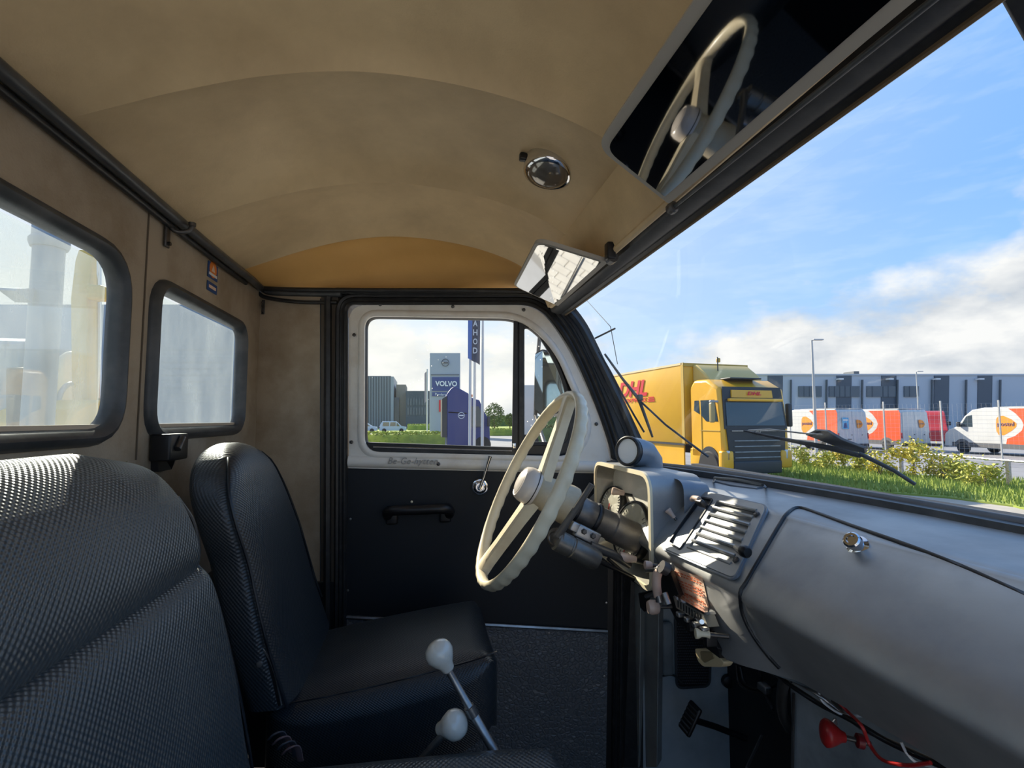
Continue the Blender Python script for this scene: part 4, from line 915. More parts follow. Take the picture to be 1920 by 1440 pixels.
for L in ([(1380, 1245), (1384, 1275), (1400, 1292), (1440, 1300)], [(1388, 1250), (1398, 1282), (1430, 1292), (1472, 1276)], [(1425, 1250), (1430, 1290), (1450, 1330)]):
    MB().tube(spl([PX(a, b, .80) for a, b in L], 5), .004, 6).build('cable', BLACK, cbl, smooth=60)
MB().rbox(PX(1434, 1290, .79), (.02, .03, .016), .003).build('connector', STEEL, cbl)
# ================================================================ ON THE OUTSIDE OF THE GLASS
def wg(px, py, off): 
    try: return HIT(px, py, WB, -off)
    except RuntimeError: return PX(px, py, .70)
w1 = thing('windscreen_wiper', 'black wiper lying across the lower middle of the windscreen', 'wiper', wg(1600, 858, .03), 'windscreen wipers')
WPX = [(1388, 812), (1440, 824), (1500, 836), (1560, 848), (1604, 860)]
MB().tube([wg(x, y, .012) for x, y in WPX], [.0020, .0032, .0045, .0055, .0045], 8).build('blade', RUB, w1, smooth=40)
MB().tube([wg(x, y, .020) for x, y in ((1392, 814), (1430, 813), (1500, 822), (1530, 824))], .0016, 6).build('blade_spring', STEEL, w1)
MB().prism([wg(x, y, .024) for x, y in ((1494, 826), (1512, 818), (1534, 820), (1560, 836), (1602, 852), (1604, 862), (1560, 852))], V((.006, 0, .003))).build('arm_head', DGREY, w1, bevel=.001)
MB().tube([wg(1600, 858, .016), wg(1660, 892, .02), wg(1700, 918, .02)], [.004, .0035, .003], 8).build('arm', DGREY, w1, smooth=60)
w2 = thing('windscreen_wiper', 'black wiper standing up beside the driver side windscreen post', 'wiper', wg(1210, 815, .02), 'windscreen wipers')
MB().tube([wg(x, y, .010) for x, y in ((1118, 662), (1140, 700), (1160, 738), (1185, 782), (1203, 812))], .0028, 8).build('blade', RUB, w2, smooth=40)
MB().tube([wg(x, y, .016) for x, y in ((1126, 668), (1160, 715), (1190, 752), (1208, 800), (1216, 822))], [.003, .004, .005, .004, .003], 8).build('arm', DGREY, w2, smooth=60)
MB().rbox(wg(1190, 750, .02), (.014, .012, .018), .003).build('pivot', DGREY, w2)
MB().tube([wg(x, y, .016) for x, y in ((1194, 757), (1240, 800), (1290, 838), (1320, 860))], .0030, 6).build('link_rod', DGREY, w2, smooth=60)
an = thing('antenna', 'thin black aerial rising beside the windscreen post', 'aerial', wg(1140, 690, .03))
MB().tube([wg(1099, 562, .05), wg(1120, 628, .05), wg(1143, 690, .03)], .0011, 6).build('rod', RUB, an)
MB().tube([wg(1106, 640, .02), wg(1126, 633, .055)], .0028, 6).build('holder', RUB, an)
# exterior mirror seen through the vent window
em = thing('exterior_mirror', 'tall dark exterior mirror beyond the vent window', 'mirror', PY(1030, 720, 1.95))
mq = [PY(1003, 662, 1.95), PY(1018, 654, 1.95), PY(1040, 664, 1.93), PY(1062, 700, 1.90), PY(1066, 770, 1.90), PY(1018, 782, 1.95), PY(1002, 770, 1.95)]
MB().prism(rpoly(mq, .012, 4), V((.05, .03, 0))).build('housing', BLACK, em, smooth=0)
MB().plate([p+V((-.004, -.004, 0)) for p in [m_.lerp(sum(mq, V((0, 0, 0)))/7, .06) for m_ in mq]], [], (-.45, -.88, 0), .001).build('mirror_glass', M('exterior_mirror_glass', (.35, .45, .52), .04, 1), em, smooth=0)
MB().tube([PY(1014, 600, 1.98), PY(1011, 640, 1.97), PY(1006, 700, 1.98), PY(1004, 780, 1.98), PD(1030, 860, -.05)], .008, 8).build('arm', DGREY, em, smooth=60)
# ================================================================ OUTSIDE: ground
ASPH = M('asphalt', (.26, .26, .27), .85, var=((.20, .20, .205), .8, .4, .7))
GRASS = M('grass', (.30, .36, .07), .9, var=((.20, .27, .04), .7, .4, .65))
PALE = M('pale_concrete', (.42, .38, .32), .85, var=((.34, .31, .27), 1.2, .4, .7))
GZ = lambda px, py, z=0.0: PZ(px, py, z)
gd = thing('ground', loc=(0, 20, 0), kind='structure')
MB().plate([V((-160, -60, 0)), V((260, -60, 0)), V((260, 260, 0)), V((-160, 260, 0))], [], (0, 0, 1), .2).build('asphalt_yard', ASPH, gd, smooth=0)
GP = [GZ(1440, 866), GZ(1600, 880), GZ(1700, 893), GZ(1860, 905), GZ(2050, 914), GZ(2050, 992), GZ(1900, 954), GZ(1780, 938), GZ(1640, 926), GZ(1440, 930)]
MB().plate([p+V((0, 0, .08)) for p in GP], [], (0, 0, 1), .09).build('grass_strip', GRASS, gd, smooth=0)
MB().plate([p+V((0, 0, .05)) for p in [GZ(1640, 927), GZ(1780, 939), GZ(1900, 955), GZ(2050, 993), GZ(2050, 1090), GZ(1640, 960)]], [], (0, 0, 1), .09).build('kerb_path', PALE, gd, smooth=0)
LG = [V((-60, 36, .04)), V((-1.5, 36, .04)), V((1.5, 44, .04)), V((1.5, 60, .04)), V((-60, 60, .04))]
MB().plate(LG, [], (0, 0, 1), .05).build('grass_verge', GRASS, gd, smooth=0)
MB().plate([V((4, 62, .04)), V((60, 62, .04)), V((90, 240, .04)), V((-140, 240, .04)), V((-140, 105, .04)), V((-20, 105, .04))], [], (0, 0, 1), .05).build('far_field', GRASS, gd, smooth=0)
PAVE = M('paving_joints', (.16, .15, .14), .9)
STONE = M('pale_paving_stone', (.50, .46, .40), .85, var=((.42, .38, .33), 2.5, .4, .7))
mb = MB().plate([V((-9, -14, .012)), V((7, -14, .012)), V((7, 9, .012)), V((-9, 9, .012))], [], (0, 0, 1), .012); mb.build('paved_bay', PAVE, gd, smooth=0)
pv = MB()
for i in range(64):
    for j in range(92):
        x = -8.8+i*.245+(.12 if j % 2 else 0); y = -13.9+j*.245
        if x > 6.8: continue
        w_, h_ = .230, .232; z_ = .028
        pv.add([(x-w_/2, y-h_/2, z_), (x+w_/2, y-h_/2, z_), (x+w_/2, y+h_/2, z_), (x-w_/2, y+h_/2, z_), (x-w_/2-.004, y-h_/2-.004, .01), (x+w_/2+.004, y-h_/2-.004, .01), (x+w_/2+.004, y+h_/2+.004, .01), (x-w_/2-.004, y+h_/2+.004, .01)], [(0, 1, 2, 3), (0, 4, 5, 1), (1, 5, 6, 2), (2, 6, 7, 3), (3, 7, 4, 0)])
pv.build('paving_stones', STONE, gd, kind='stuff', smooth=0, fix=False)
bl_ = MB()
def inpoly(x, y, P):
    c = False; k = len(P)
    for i in range(k):
        a, b = P[i], P[i-1]
        if (a.y > y) != (b.y > y) and x < (b.x-a.x)*(y-a.y)/(b.y-a.y)+a.x: c = not c
    return c
for P, cnt, hh in ((GP, 9000, .14), ):
    xs = [p.x for p in P]; ys = [p.y for p in P]; k = 0
    while k < cnt:
        x, y = random.uniform(min(xs), min(max(xs), 30)), random.uniform(min(ys), max(ys))
        if not inpoly(x, y, P): continue
        k += 1; a = random.uniform(0, pi); h = hh*random.uniform(.5, 1.6); d_ = V((cos(a), sin(a), 0))*.022; l = V((random.uniform(-.05, .05), random.uniform(-.05, .05), h)); b = V((x, y, .07))
        bl_.add([b-d_, b+d_, b+l], [(0, 1, 2)])
bl_.build('grass_blades', GRASS, gd, kind='stuff', smooth=0, fix=False)
# ================================================================ lorry
YEL = M('lorry_yellow', (.80, .43, .02), .38, var=((.72, .37, .02), .7, .4, .7), coat=.3)
YELD = M('lorry_frame_yellow', (.50, .33, .06), .5)
CABG = M('cab_glass', (.02, .035, .045), .06, coat=1)
DKP = M('dark_lorry_plastic', (.03, .034, .038), .5)
TYRE = M('tyre', (.015, .015, .017), .8)
RIM = M('wheel_rim', (.45, .45, .46), .4, .6)
DRED = M('lettering_red', (.62, .015, .03), .45)
def wheel(c, r, w_, parent, ax=(1, 0, 0), rim=RIM):
    ax = V(ax); t = MB().lathe(V(c)-ax*w_/2, ax, [(r*.55, 0), (r*.92, 0), (r, w_*.15), (r, w_*.85), (r*.92, w_), (r*.55, w_)], 28).build('tyre', TYRE, parent, smooth=40)
    MB().lathe(V(c)-ax*w_*.42, ax, [(0, .01), (r*.2, 0), (r*.25, .03), (r*.5, .02), (r*.56, 0), (r*.56, w_*.8), (0, w_*.8)], 20).build('wheel_rim', rim, t, smooth=40)
LX = 8.72; LY = 15.6
lo = thing('delivery_lorry', 'large yellow box lorry with red letters parked beyond the windscreen', 'lorry', (LX+1.3, LY, 0))
ls = V((-.11, .993, 0)).normalized(); lr = V((.993, .11, 0))          # backwards along the lorry, and across it
def LP(a, b, z):
    if b < 0: b *= .80
    return V((LX, LY, 0))+lr*a+ls*b+V((0, 0, z))
LW = 2.62; LL = 7.6
AXL = (lr, ls, V((0, 0, 1)))
MB().rbox(LP(LW/2, LL/2, 2.55), (LW, LL, 2.72), .03, AXL, 2).build('cargo_box', YEL, lo)
for b in (0.02, LL-.02): MB().box(LP(-.005, b+(.04 if b < 1 else -.04), 2.55), (.03, .14, 2.76), AXL).build('corner_post', YELD, lo)
MB().box(LP(-.005, LL/2, 3.90), (.03, LL, .07), AXL).build('top_rail', M('rail_pale', (.75, .62, .35), .4), lo)
MB().box(LP(LW/2, -.01, 3.86), (LW, .05, .12), AXL).build('front_top_rail', YELD, lo)
MB().box(LP(0, LL/2, 1.17), (.06, LL, .07), AXL).build('lower_rail', DKP, lo)
MB().box(LP(.04, LL/2+.05, .76), (.05, LL-.1, .76), AXL).build('side_skirt', YEL, lo)
MB().box(LP(LW/2, LL/2-.5, .95), (.9, LL+1, .25), AXL).build('chassis', DKP, lo)
text('DHL', 0, 0, 2.2, .62, LP(-.022, 4.45, 2.92), -ls, (0, 0, 1), DRED, lo, 'side_lettering', .01, .035, .25)
text('EXPRESS', 0, 0, 1.7, .15, LP(-.022, 4.0, 2.70), -ls, (0, 0, 1), DRED, lo, 'side_lettering', .01, .01, .25)
for k in range(3): 
    MB().box(LP(-.02, 2.0, 2.70+.07*k), (.01, .50-.06*k, .035), AXL).build('side_stripe', DRED, lo, smooth=0); MB().box(LP(-.02, 4.25, 2.70+.07*k), (.01, .30, .035), AXL).build('side_stripe', DRED, lo, smooth=0)
for b in (4.9, 6.2): wheel(LP(.35, b, .50), .50, .3, lo, lr)
# cab: profile (b, z) backwards/height, extruded across with rounded shoulders
def cabpart(prof, a0, a1, name, mat, parent, bev=.05, PF=LP):
    pts = [PF(a0, b, z) for b, z in prof]; return MB().prism(pts, PF(a1, 0, 0)-PF(a0, 0, 0)).build(name, mat, parent, bevel=bev, smooth=40)
C0, C1 = .06, 2.56
cabpart([(-.28, .75), (-.28, 3.05), (-.55, 3.30), (-1.35, 3.28), (-2.02, 2.98), (-2.20, 1.75), (-2.22, .75)], C0, C1, 'cab_shell', YEL, lo, .09)
cabpart([(.0, 3.28), (.0, 3.88), (-.25, 3.84), (-.8, 3.52), (-1.1, 3.27), (-.3, 3.2)], .35, 2.5, 'roof_deflector', M('deflector_yellow', (.62, .45, .14), .4), lo, .06)
MB().rbox(LP(1.28, -1.5, 3.31), (1.2, .5, .05), .02, AXL).build('roof_hatch', DKP, lo)
MB().plate([LP(.12, -2.25, 1.72), LP(2.48, -2.25, 1.72), LP(2.40, -2.07, 3.02), LP(.18, -2.07, 3.02)], [], -ls+V((0, 0, .16)), .03).build('front_dark_surround', DKP, lo, smooth=0)
MB().plate([LP(.20, -2.27, 1.82), LP(2.38, -2.27, 1.82), LP(2.34, -2.15, 2.60), LP(.24, -2.15, 2.60)], [], -ls+V((0, 0, .16)), .03).build('windscreen', CABG, lo, smooth=0)
MB().plate([LP(.45, -2.19, 2.68), LP(2.0, -2.19, 2.68), LP(2.0, -2.14, 2.92), LP(.48, -2.14, 2.92)], [], -ls, .05).build('sign_board', YEL, lo, smooth=0)
text('DHL', 0, 0, .52, .11, LP(1.02, -2.215, 2.76), lr, (0, 0, 1), DRED, lo, 'front_lettering', .01, .03, .25)
MB().rbox(LP(1.30, -2.24, 2.61), (2.0, .16, .09), .03, AXL).build('sun_shield', YEL, lo)
MB().plate([LP(.30, -2.27, .62), LP(2.32, -2.27, .62), LP(2.38, -2.27, 1.74), LP(.18, -2.27, 1.74)], [], -ls, .04).build('grille', DKP, lo, smooth=0)
for k in range(4): MB().box(LP(1.28, -2.30, .85+.17*k), (1.7, .03, .03), AXL).build('grille_bar', GREYP, lo)
MB().box(LP(1.28, -2.31, 1.66), (1.9, .02, .025), AXL).build('chrome_line', STEEL, lo)
MB().lathe(LP(1.28, -2.32, 1.62), -ls, [(.09, 0), (.09, .02), (.07, .02), (.07, 0)], 20).build('front_badge', STEEL, lo)
for a in (.12, 2.42):
    MB().rbox(LP(a+(.05 if a < 1 else -.05), -2.20, .78), (.42, .22, .55), .06, AXL).build('bumper_corner', YEL, lo)
    MB().rbox(LP(a+(.06 if a < 1 else -.06), -2.30, .92), (.12, .06, .30), .03, AXL).build('headlamp', M('lamp_%d' % int(a), (.6, .65, .68), .1, coat=1), lo)
MB().rbox(LP(1.28, -2.2, .55), (1.8, .2, .4), .05, AXL).build('lower_bumper', DKP, lo)
# near side of the cab
MB().plate([LP(C0-.012, -1.98, 1.95), LP(C0-.012, -1.30, 1.95), LP(C0-.012, -1.0, 2.15), LP(C0-.012, -.98, 2.62), LP(C0-.012, -1.80, 2.62)], [], -lr, .01).build('side_window', CABG, lo, smooth=0)
MB().plate([LP(C0-.012, -.90, 2.18), LP(C0-.012, -.55, 2.30), LP(C0-.012, -.60, 2.62), LP(C0-.012, -.86, 2.62)], [], -lr, .01).build('quarter_window', CABG, lo, smooth=0)
MB().box(LP(C0-.01, -1.0, 1.55), (.015, .02, 1.5), AXL).build('door_gap', YELD, lo); MB().box(LP(C0-.01, -1.5, 1.66), (.015, .95, .02), AXL).build('door_gap', YELD, lo)
MB().rbox(LP(C0-.22, -2.0, 2.22), (.14, .16, .62), .05, AXL).build('wing_mirror', M('mirror_cover', (.35, .28, .12), .4), lo)
MB().rbox(LP(C0-.10, -1.95, 2.56), (.34, .10, .07), .03, AXL).build('mirror_arm', M('mirror_arm_grey', (.35, .36, .36), .4), lo)
MB().rbox(LP(C1+.20, -2.0, 2.15), (.16, .18, .75), .05, AXL).build('wing_mirror', DKP, lo)
am = [LP(C0-.03, -1.45+.62*cos(q), .55+.62*sin(q)) for q in [pi*k/14 for k in range(15)]]
MB().prism(am, lr*.12).build('wheel_arch', DKP, lo); wheel(LP(C0+.06, -1.45, .52), .50, .28, lo, lr)
MB().rbox(LP(C0+.03, -.6, .80), (.06, .62, .55), .03, AXL).build('side_tank', YEL, lo)
MB().tube([LP(1.0, -.6, 3.5), LP(1.0, -.6, 4.1)], .02, 6).build('roof_aerial', DKP, lo) 
MB().rbox(LP(1.35, -.1, 4.05), (.12, .12, .16), .04, AXL).build('roof_beacon', YELD, lo)
# ================================================================ delivery vans
VW = M('van_white', (.60, .60, .58), .35, var=((.54, .54, .52), .8, .4, .7), coat=.3)
VR = M('van_orange_red', (.80, .09, .015), .4, coat=.3)
VO = M('van_orange', (.85, .28, .02), .4); VOL = M('lettering_dark', (.10, .06, .12), .5); VG = M('van_glass', (.03, .05, .06), .08, coat=1)
VT = M('van_trim', (.10, .10, .105), .6); TAIL = M('tail_lamp', (.5, .01, .02), .2, coat=1)
def van(label, poster=False):
    t = thing('delivery_van', label, 'van', (0, 0, 0), 'delivery vans behind the fence')
    W2 = 1.12
    def S(y, z, o=0.0, s=-1): return V((s*(W2+.02-.10*(z-.35)/2.3+o), y, z))
    prof = [(0, .38), (.0, 1.4), (.06, 2.45), (.22, 2.66), (3.6, 2.70), (4.3, 2.58), (4.75, 2.2), (5.15, 1.62), (5.7, 1.40), (5.95, 1.15), (5.98, .38)]
    P = [S(y, z) for y, z in prof]; Q = [S(y, z, 0, 1) for y, z in prof]; k = len(P)
    MB().add(P+Q, [tuple(range(k)), tuple(range(2*k-1, k-1, -1))]+[(i, (i+1) % k, (i+1) % k+k, i+k) for i in range(k)]).build('body', VW, t, bevel=.05, smooth=40)
    sp = lambda L, o=.006: [S(y, z, o) for y, z in L]; nn = V((-1, 0, .04)).normalized()
    # orange red rear half with a curved front edge, white chevron left bare
    fr = [(2.35, 2.62), (2.0, 2.35), (1.72, 2.0), (1.62, 1.72), (1.72, 1.42), (2.05, 1.12), (2.45, .95), (2.5, .66)]
    MB().plate(sp([(.02, .62), (.02, 2.40), (.12, 2.60)]+fr), [], nn, .004).build('red_side_panel', VR, t, smooth=0)
    ob = [(2.75+.48*cos(q)*(1 if cos(q) > 0 else 1), 1.70+.56*sin(q)) for q in [2*pi*j/24 for j in range(24)]]
    ob = [(2.86, 2.20), (2.98, 2.05), (3.0, 1.70), (2.98, 1.35), (2.86, 1.14), (2.6, 1.14), (2.2, 1.40), (1.98, 1.62), (1.96, 1.80), (2.2, 2.02), (2.6, 2.22)]
    MB().plate(sp(ob), [], nn, .004).build('orange_emblem', VO, t, smooth=0)
    text('postnl', 0, 0, .84, .30, S(2.92, 1.58, .014), (0, -1, 0), (0, 0, 1), VOL, t, 'side_lettering', .006, .01)
    MB().plate(sp([(.15, .42), (5.5, .42), (5.5, .66), (.15, .66)], .012), [], nn, .01).build('side_moulding', VT, t, smooth=0)
    MB().plate(sp([(4.28, 1.58), (5.0, 1.58), (4.62, 2.20), (4.30, 2.28)], .008), [], nn, .006).build('cab_window', VG, t, smooth=0)
    MB().rbox(S(4.98, 1.72, .14), (.22, .12, .30), .04).build('wing_mirror', DKP, t)
    for y in (1.0, 4.9):
        MB().prism([S(y+.46*cos(q), .40+.46*sin(q), .014) for q in [pi*j/12 for j in range(13)]], V((.08, 0, 0))).build('wheel_arch', VT, t)
        for s in (-1, 1): wheel((s*(W2-.08), y, .35), .35, .22, t)
    # back doors
    for s in (-1, 1):
        d_ = rpoly([V((s*.02, -.03, .52)), V((s*1.0, -.03, .52)), V((s*.97, -.025, 1.5)), V((s*.90, .03, 2.42)), V((s*.84, .04, 2.50)), V((s*.02, .04, 2.52))], [.01, .05, .1, .05, .05, .01], 4)
        dd = MB().prism(d_, V((0, .03, 0))).build('rear_door', VW, t, smooth=0)
        MB().rbox((s*.12 if s < 0 else .62, -.045, 1.06), (.05, .03, .05), .01).build('door_handle', DKP, dd)
        MB().rbox((s*1.06, -.02, 1.0), (.07, .05, .36), .02).build('tail_lamp', TAIL, t)
    em_ = [V((.22, -.045, 2.02)), V((.28, -.045, 1.46)), V((.55, -.045, 1.50)), V((.72, -.045, 1.72)), V((.55, -.045, 1.96))]
    MB().plate(rpoly(em_, .10, 4), [], (0, -1, 0), .004).build('rear_emblem', VO, t, smooth=0)
    text('postnl', 0, 0, .32, .12, V((.28, -.052, 1.68)), (1, 0, 0), (0, 0, 1), VOL, t, 'rear_lettering', .004, .01)
    MB().rbox((0, -.03, .42), (2.1, .14, .2), .03).build('rear_bumper', DKP, t)
    MB().rbox((-.30, -.045, .80), (.30, .02, .05), .01).build('handle_bar', DKP, t)
    if poster: 
        pm = MB().box((-.56, -.05, 1.78), (.46, .01, .70)).build('blue_poster', M('poster_blue', (.10, .42, .68), .5), t, smooth=0)
        MB().box((-.56, -.058, 1.98), (.34, .006, .10)).build('poster_print', WT, t, smooth=0); MB().plate([V((-.72, -.06, 1.5)), V((-.44, -.06, 1.5)), V((-.48, -.06, 1.82)), V((-.66, -.06, 1.78))], [], (0, -1, 0), .004).build('poster_print', PAPER, t, smooth=0)
    MB().box((0, 1.7, 2.71), (1.9, 3.0, .03)).build('roof_ribs', VW, t)
    return t
def place(t, px, py, dep_y, rz=0.0, s=1.0):
    p = PY(px, py, dep_y); t.location = (p.x, p.y, 0); t.rotation_euler = (0, 0, rz); t.scale = (s, s, s)
va = van('white and red delivery van with a blue poster on its left back door', True); place(va, 1599, 800, 27.0)
vb_ = copy_tree(va)
for ch in list(vb_.children):
    if ch.name.startswith(('blue_poster', 'poster_print')): bpy.data.objects.remove(ch)
vb_['label'] = 'white and red delivery van with plain closed back doors, right of the postered one'; place(vb_, 1716, 800, 27.0)
vc_ = copy_tree(vb_); vc_['label'] = 'white and red delivery van seen fully side on at the right'
p = PY(1768, 800, 25.6); vc_.location = (p.x+1.4, p.y-5.6, 0); vc_.rotation_euler = (0, 0, radians(-3))
vd = copy_tree(vb_); vd['label'] = 'partly hidden red delivery van between the back view and side view vans'; p = PY(1762, 790, 34); vd.location = (p.x+1.0, 36, 0); vd.rotation_euler = (0, 0, radians(132))
for ch in vd.children:
    if ch.name.startswith('body'): ch.data = ch.data.copy(); ch.data.materials[0] = M('van_dark_red', (.45, .03, .03), .4)
# ================================================================ warehouse
WD = 92.0
def WP(px, py, o=0.0): return PC(px, py, WD-o)
wfw = (FW-V((0, 0, FW.z))).normalized()
def WQ(px, py, o=0.0):      # vertical facade square to the view
    d = ray(px, py); k = (WD-o)/d.dot(wfw); return CAM+d*k
WHG = M('warehouse_cladding', (.52, .54, .57), .55); WHD = M('warehouse_dark_cladding', (.09, .105, .125), .5); WHW = M('warehouse_glass', (.10, .13, .155), .2); WHP = M('warehouse_pipe', (.10, .11, .12), .5)
wh = thing('warehouse', 'long grey flat roofed warehouse with dark vertical cladding bands', 'building', WQ(1700, 800))
def slab(x0, x1, y0, y1, o, th, name, mat, par=wh):
    P = [WQ(x0, y1, o), WQ(x1, y1, o), WQ(x1, y0, o), WQ(x0, y0, o)]
    for q in (0, 1): P[q].z = P[q].z if y1 < 800 else 0
    return MB().prism(P, wfw*th).build(name, mat, par, smooth=0)
slab(1380, 2150, 703, 830, 0, 30, 'wall', WHG)
slab(1380, 2150, 701, 704, .2, 1, 'roof_edge', M('roof_edge_pale', (.5, .52, .54), .4))
for a, b in ((1440, 1468), (1569, 1597), (1653, 1681), (1752, 1780), (1834, 1861), (1940, 1966)): slab(a, b, 704, 830, .12, .2, 'dark_band', WHD)
for k, (a, b) in enumerate(((1498, 1541), (1555, 1612), (1626, 1655), (1656, 1680), (1696, 1723))):
    f_ = slab(a, b, 724, 744, .25, .2, 'window', WHW)
    for q in range(1, int((b-a)/10)): 
        x = a+q*10; slab(x-.4, x+.4, 724, 744, .32, .1, 'mullion', WHD, f_)
for x in (1484, 1551, 1618, 1684, 1749, 1813, 1877): slab(x-1.1, x+1.1, 712, 830, .5, .3, 'downpipe', WHP)
for x in (1578, 1672, 1760, 1842): slab(x-4, x+4, 709, 712, 1.2, 1, 'wall_lamp', M('lamp_white_%d' % x, (.7, .7, .7), .4))
slab(1601, 1611, 696, 703, -2, 3, 'roof_vent', WHP)
# lamp posts
GAL = M('galvanised_steel', (.48, .48, .47), .45, .4)
def lamp_post(px, y_top, dep, label):
    q = PC(px, y_top, dep); t = thing('lamp_post', label, 'street lamp', (q.x, q.y, 0), 'yard lamp posts')
    MB().tube([V((q.x, q.y, 0)), V((q.x, q.y, 3)), q], [.09, .085, .05], 12).build('pole', GAL, t, smooth=60)
    MB().tube([q, q+RT*.12+V((0, 0, .02))], .04, 8).build('bracket', GAL, t)
    MB().rbox(q+RT*.36+V((0, 0, .03)), (.62, .22, .08), .03, (RT, RT.cross(V((0, 0, 1))), V((0, 0, 1)))).build('lamp_head', GAL, t)
lamp_post(1522, 638, 30, 'tall grey lamp post standing in front of the delivery vans')
lamp_post(1718, 697, 52, 'smaller looking grey lamp post beyond the back doors of the vans')
# fence
fpos = [(1480, 27.5), (1547, 26.3), (1656, 25.0), (1763, 24.0), (1872, 23.0), (1990, 22.0)]
fn_ = thing('mesh_fence', 'tall thin wire mesh fence with posts in front of the vans', 'fence', PC(1763, 787, 24))
fp = []
for px, dep in fpos:
    q = PC(px, 755, dep); g = V((q.x, q.y, 0)); fp.append(g)
    MB().box(g+V((0, 0, 1.45)), (.05, .06, 2.9)).build('post', GAL, fn_)
wm = MB()
for a, b in zip(fp, fp[1:]):
    for k in range(15):
        z = .1+k*.19; wm.tube([a+V((0, 0, z)), b+V((0, 0, z))], .0035, 3)
    m_ = int((b-a).length/.16)
    for k in range(m_): p = a.lerp(b, (k+.5)/m_); wm.tube([p+V((0, 0, .05)), p+V((0, 0, 2.75))], .0022, 3)
wm.build('wire_mesh', GAL, fn_, kind='stuff', smooth=0, fix=False)
# low rail
rb = thing('low_rail', 'low weathered rail on short posts behind the shrubs', 'rail', GZ(1893, 915))
rr = []
for px, py, dd in ((1560, 878, 0), (1691, 888, 0), (1893, 915, 0), (2040, 935, 0)):
    g = GZ(px, py); rr.append(g+V((0, 0, .80))); MB().box(g+V((0, 0, .40)), (.09, .09, .80)).build('post', STEEL, rb)
for a, b in zip(rr, rr[1:]): MB().tube([a, b], .035, 8).build('rail', STEEL, rb)
# shrubs
LEAF = [M('yellow_leaf', (.70, .56, .07), .6, var=((.30, .32, .04), 9, .4, .65)), M('green_leaf', (.42, .44, .07), .6, var=((.42, .38, .05), 9, .4, .65))]
STEM = M('stem', (.16, .12, .07), .8)
def shrub(px, pyb, hgt, wid, k, label, n_=560):
    wid *= .72
    g = GZ(px, pyb); t = thing('shrub', label, 'shrub', g, 'shrubs on the grass strip'); m = MB(); s = MB()
    for i in range(9):
        a = random.uniform(0, 2*pi); tip = g+V((cos(a)*wid*.4*random.random(), sin(a)*wid*.4*random.random(), hgt*random.uniform(.6, 1))); s.tube([g, g.lerp(tip, .5)+V((.03, .02, 0)), tip], [.010, .007, .003], 5)
    cl = [(random.uniform(-.5, .5)*wid, random.uniform(-.5, .5)*wid, hgt*random.uniform(.25, .95), random.uniform(.12, .24)) for _ in range(11)]
    for i in range(n_):
        c_ = random.choice(cl); r_ = c_[3]
        p = g+V((c_[0]+random.gauss(0, r_*.6), c_[1]+random.gauss(0, r_*.6), max(.05, c_[2]+random.gauss(0, r_*.6))))
        u = V((random.uniform(-1, 1), random.uniform(-1, 1), random.uniform(-.5, 1))).normalized(); v_ = u.cross(V((random.uniform(-1, 1), random.uniform(-1, 1), random.uniform(-1, 1)))).normalized()
        L = random.uniform(.045, .08); m.add([p-u*L, p+v_*L*.5, p+u*L, p-v_*L*.5], [(0, 1, 2, 3)])
    m.build('foliage', LEAF[k], t, kind='stuff', smooth=0, fix=False); s.build('stems', STEM, t)
shrub(1505, 878, .85, .9, 1, 'yellow green shrub at the left end of the row beside the lorry')
shrub(1548, 884, .70, 1.0, 1, 'low yellow green shrub second from the lorry')
shrub(1582, 882, 1.15, .8, 0, 'yellow shrub behind the wiper arm')
shrub(1612, 890, .75, .6, 1, 'small yellow green shrub under the near back view van')
shrub(1650, 896, .95, .9, 0, 'bushy yellow shrub below the van with plain back doors')
shrub(1715, 900, 1.25, .9, 0, 'tallest yellow shrub in front of the plain back doors', 620)
shrub(1768, 903, .85, .9, 0, 'yellow shrub in front of the fence post left of the side on van', 520)
shrub(1800, 908, .70, .8, 1, 'sparse shrub in front of the side on van front wheel')
shrub(1845, 918, .72, .9, 1, 'rightmost sparse shrub beside the low rail post')
# ================================================================ view through the driver's window
def QP(px, py, y): return PY(px, py, y)
def yslab(x0, x1, y0, y1, Y, th, name, mat, par, gz=False, bevel=0):
    P = [QP(x0, y1, Y), QP(x1, y1, Y), QP(x1, y0, Y), QP(x0, y0, Y)]
    if gz: P[0].z = P[1].z = 0
    return MB().prism(P, V((0, th, 0))).build(name, mat, par, smooth=0, bevel=bevel)
PYG = M('pylon_grey', (.34, .38, .44), .45); PYB = M('pylon_blue', (.03, .06, .22), .4); PYW = M('pylon_white_print', (.75, .78, .82), .5)
py_ = thing('sign_pylon', 'tall grey sign pylon with dark blue name panels', 'sign', QP(834, 812, 60))
yslab(806, 863, 662, 812, 60, 1.0, 'slab', PYG, py_, True)
yslab(810, 861, 707, 733, 59.9, .1, 'blue_panel', PYB, py_); yslab(810, 861, 735.5, 743, 59.9, .1, 'blue_panel', PYB, py_)
def ytext(s, x0, x1, y0, y1, Y, mat, par, name='lettering', **k):
    a = QP(x0, y1, Y); b = QP(x1, y1, Y); c = QP(x0, y0, Y); return text(s, 0, 0, (b-a).length, (c-a).length, a, (1, 0, 0), (0, 0, 1), mat, par, name, .03, **k)
ytext('VOLVO', 816, 857, 714, 724, 59.8, PYW, py_, bold=.03)
ytext('Penders', 816, 836, 737, 741.5, 59.8, PYW, py_)
ytext('NIJWA TRUCKS SERVICE', 818, 858, 690, 693, 59.8, DGREY, py_) if False else None
ec = QP(835, 680, 59.8)
MB().tube([ec+V((.42*cos(2*pi*k/28), 0, .42*sin(2*pi*k/28))) for k in range(28)], .04, 6, closed=True).build('ring_emblem', DGREY, py_, smooth=0)
MB().box(ec, (.62, .03, .16)).build('emblem_bar', DGREY, py_)
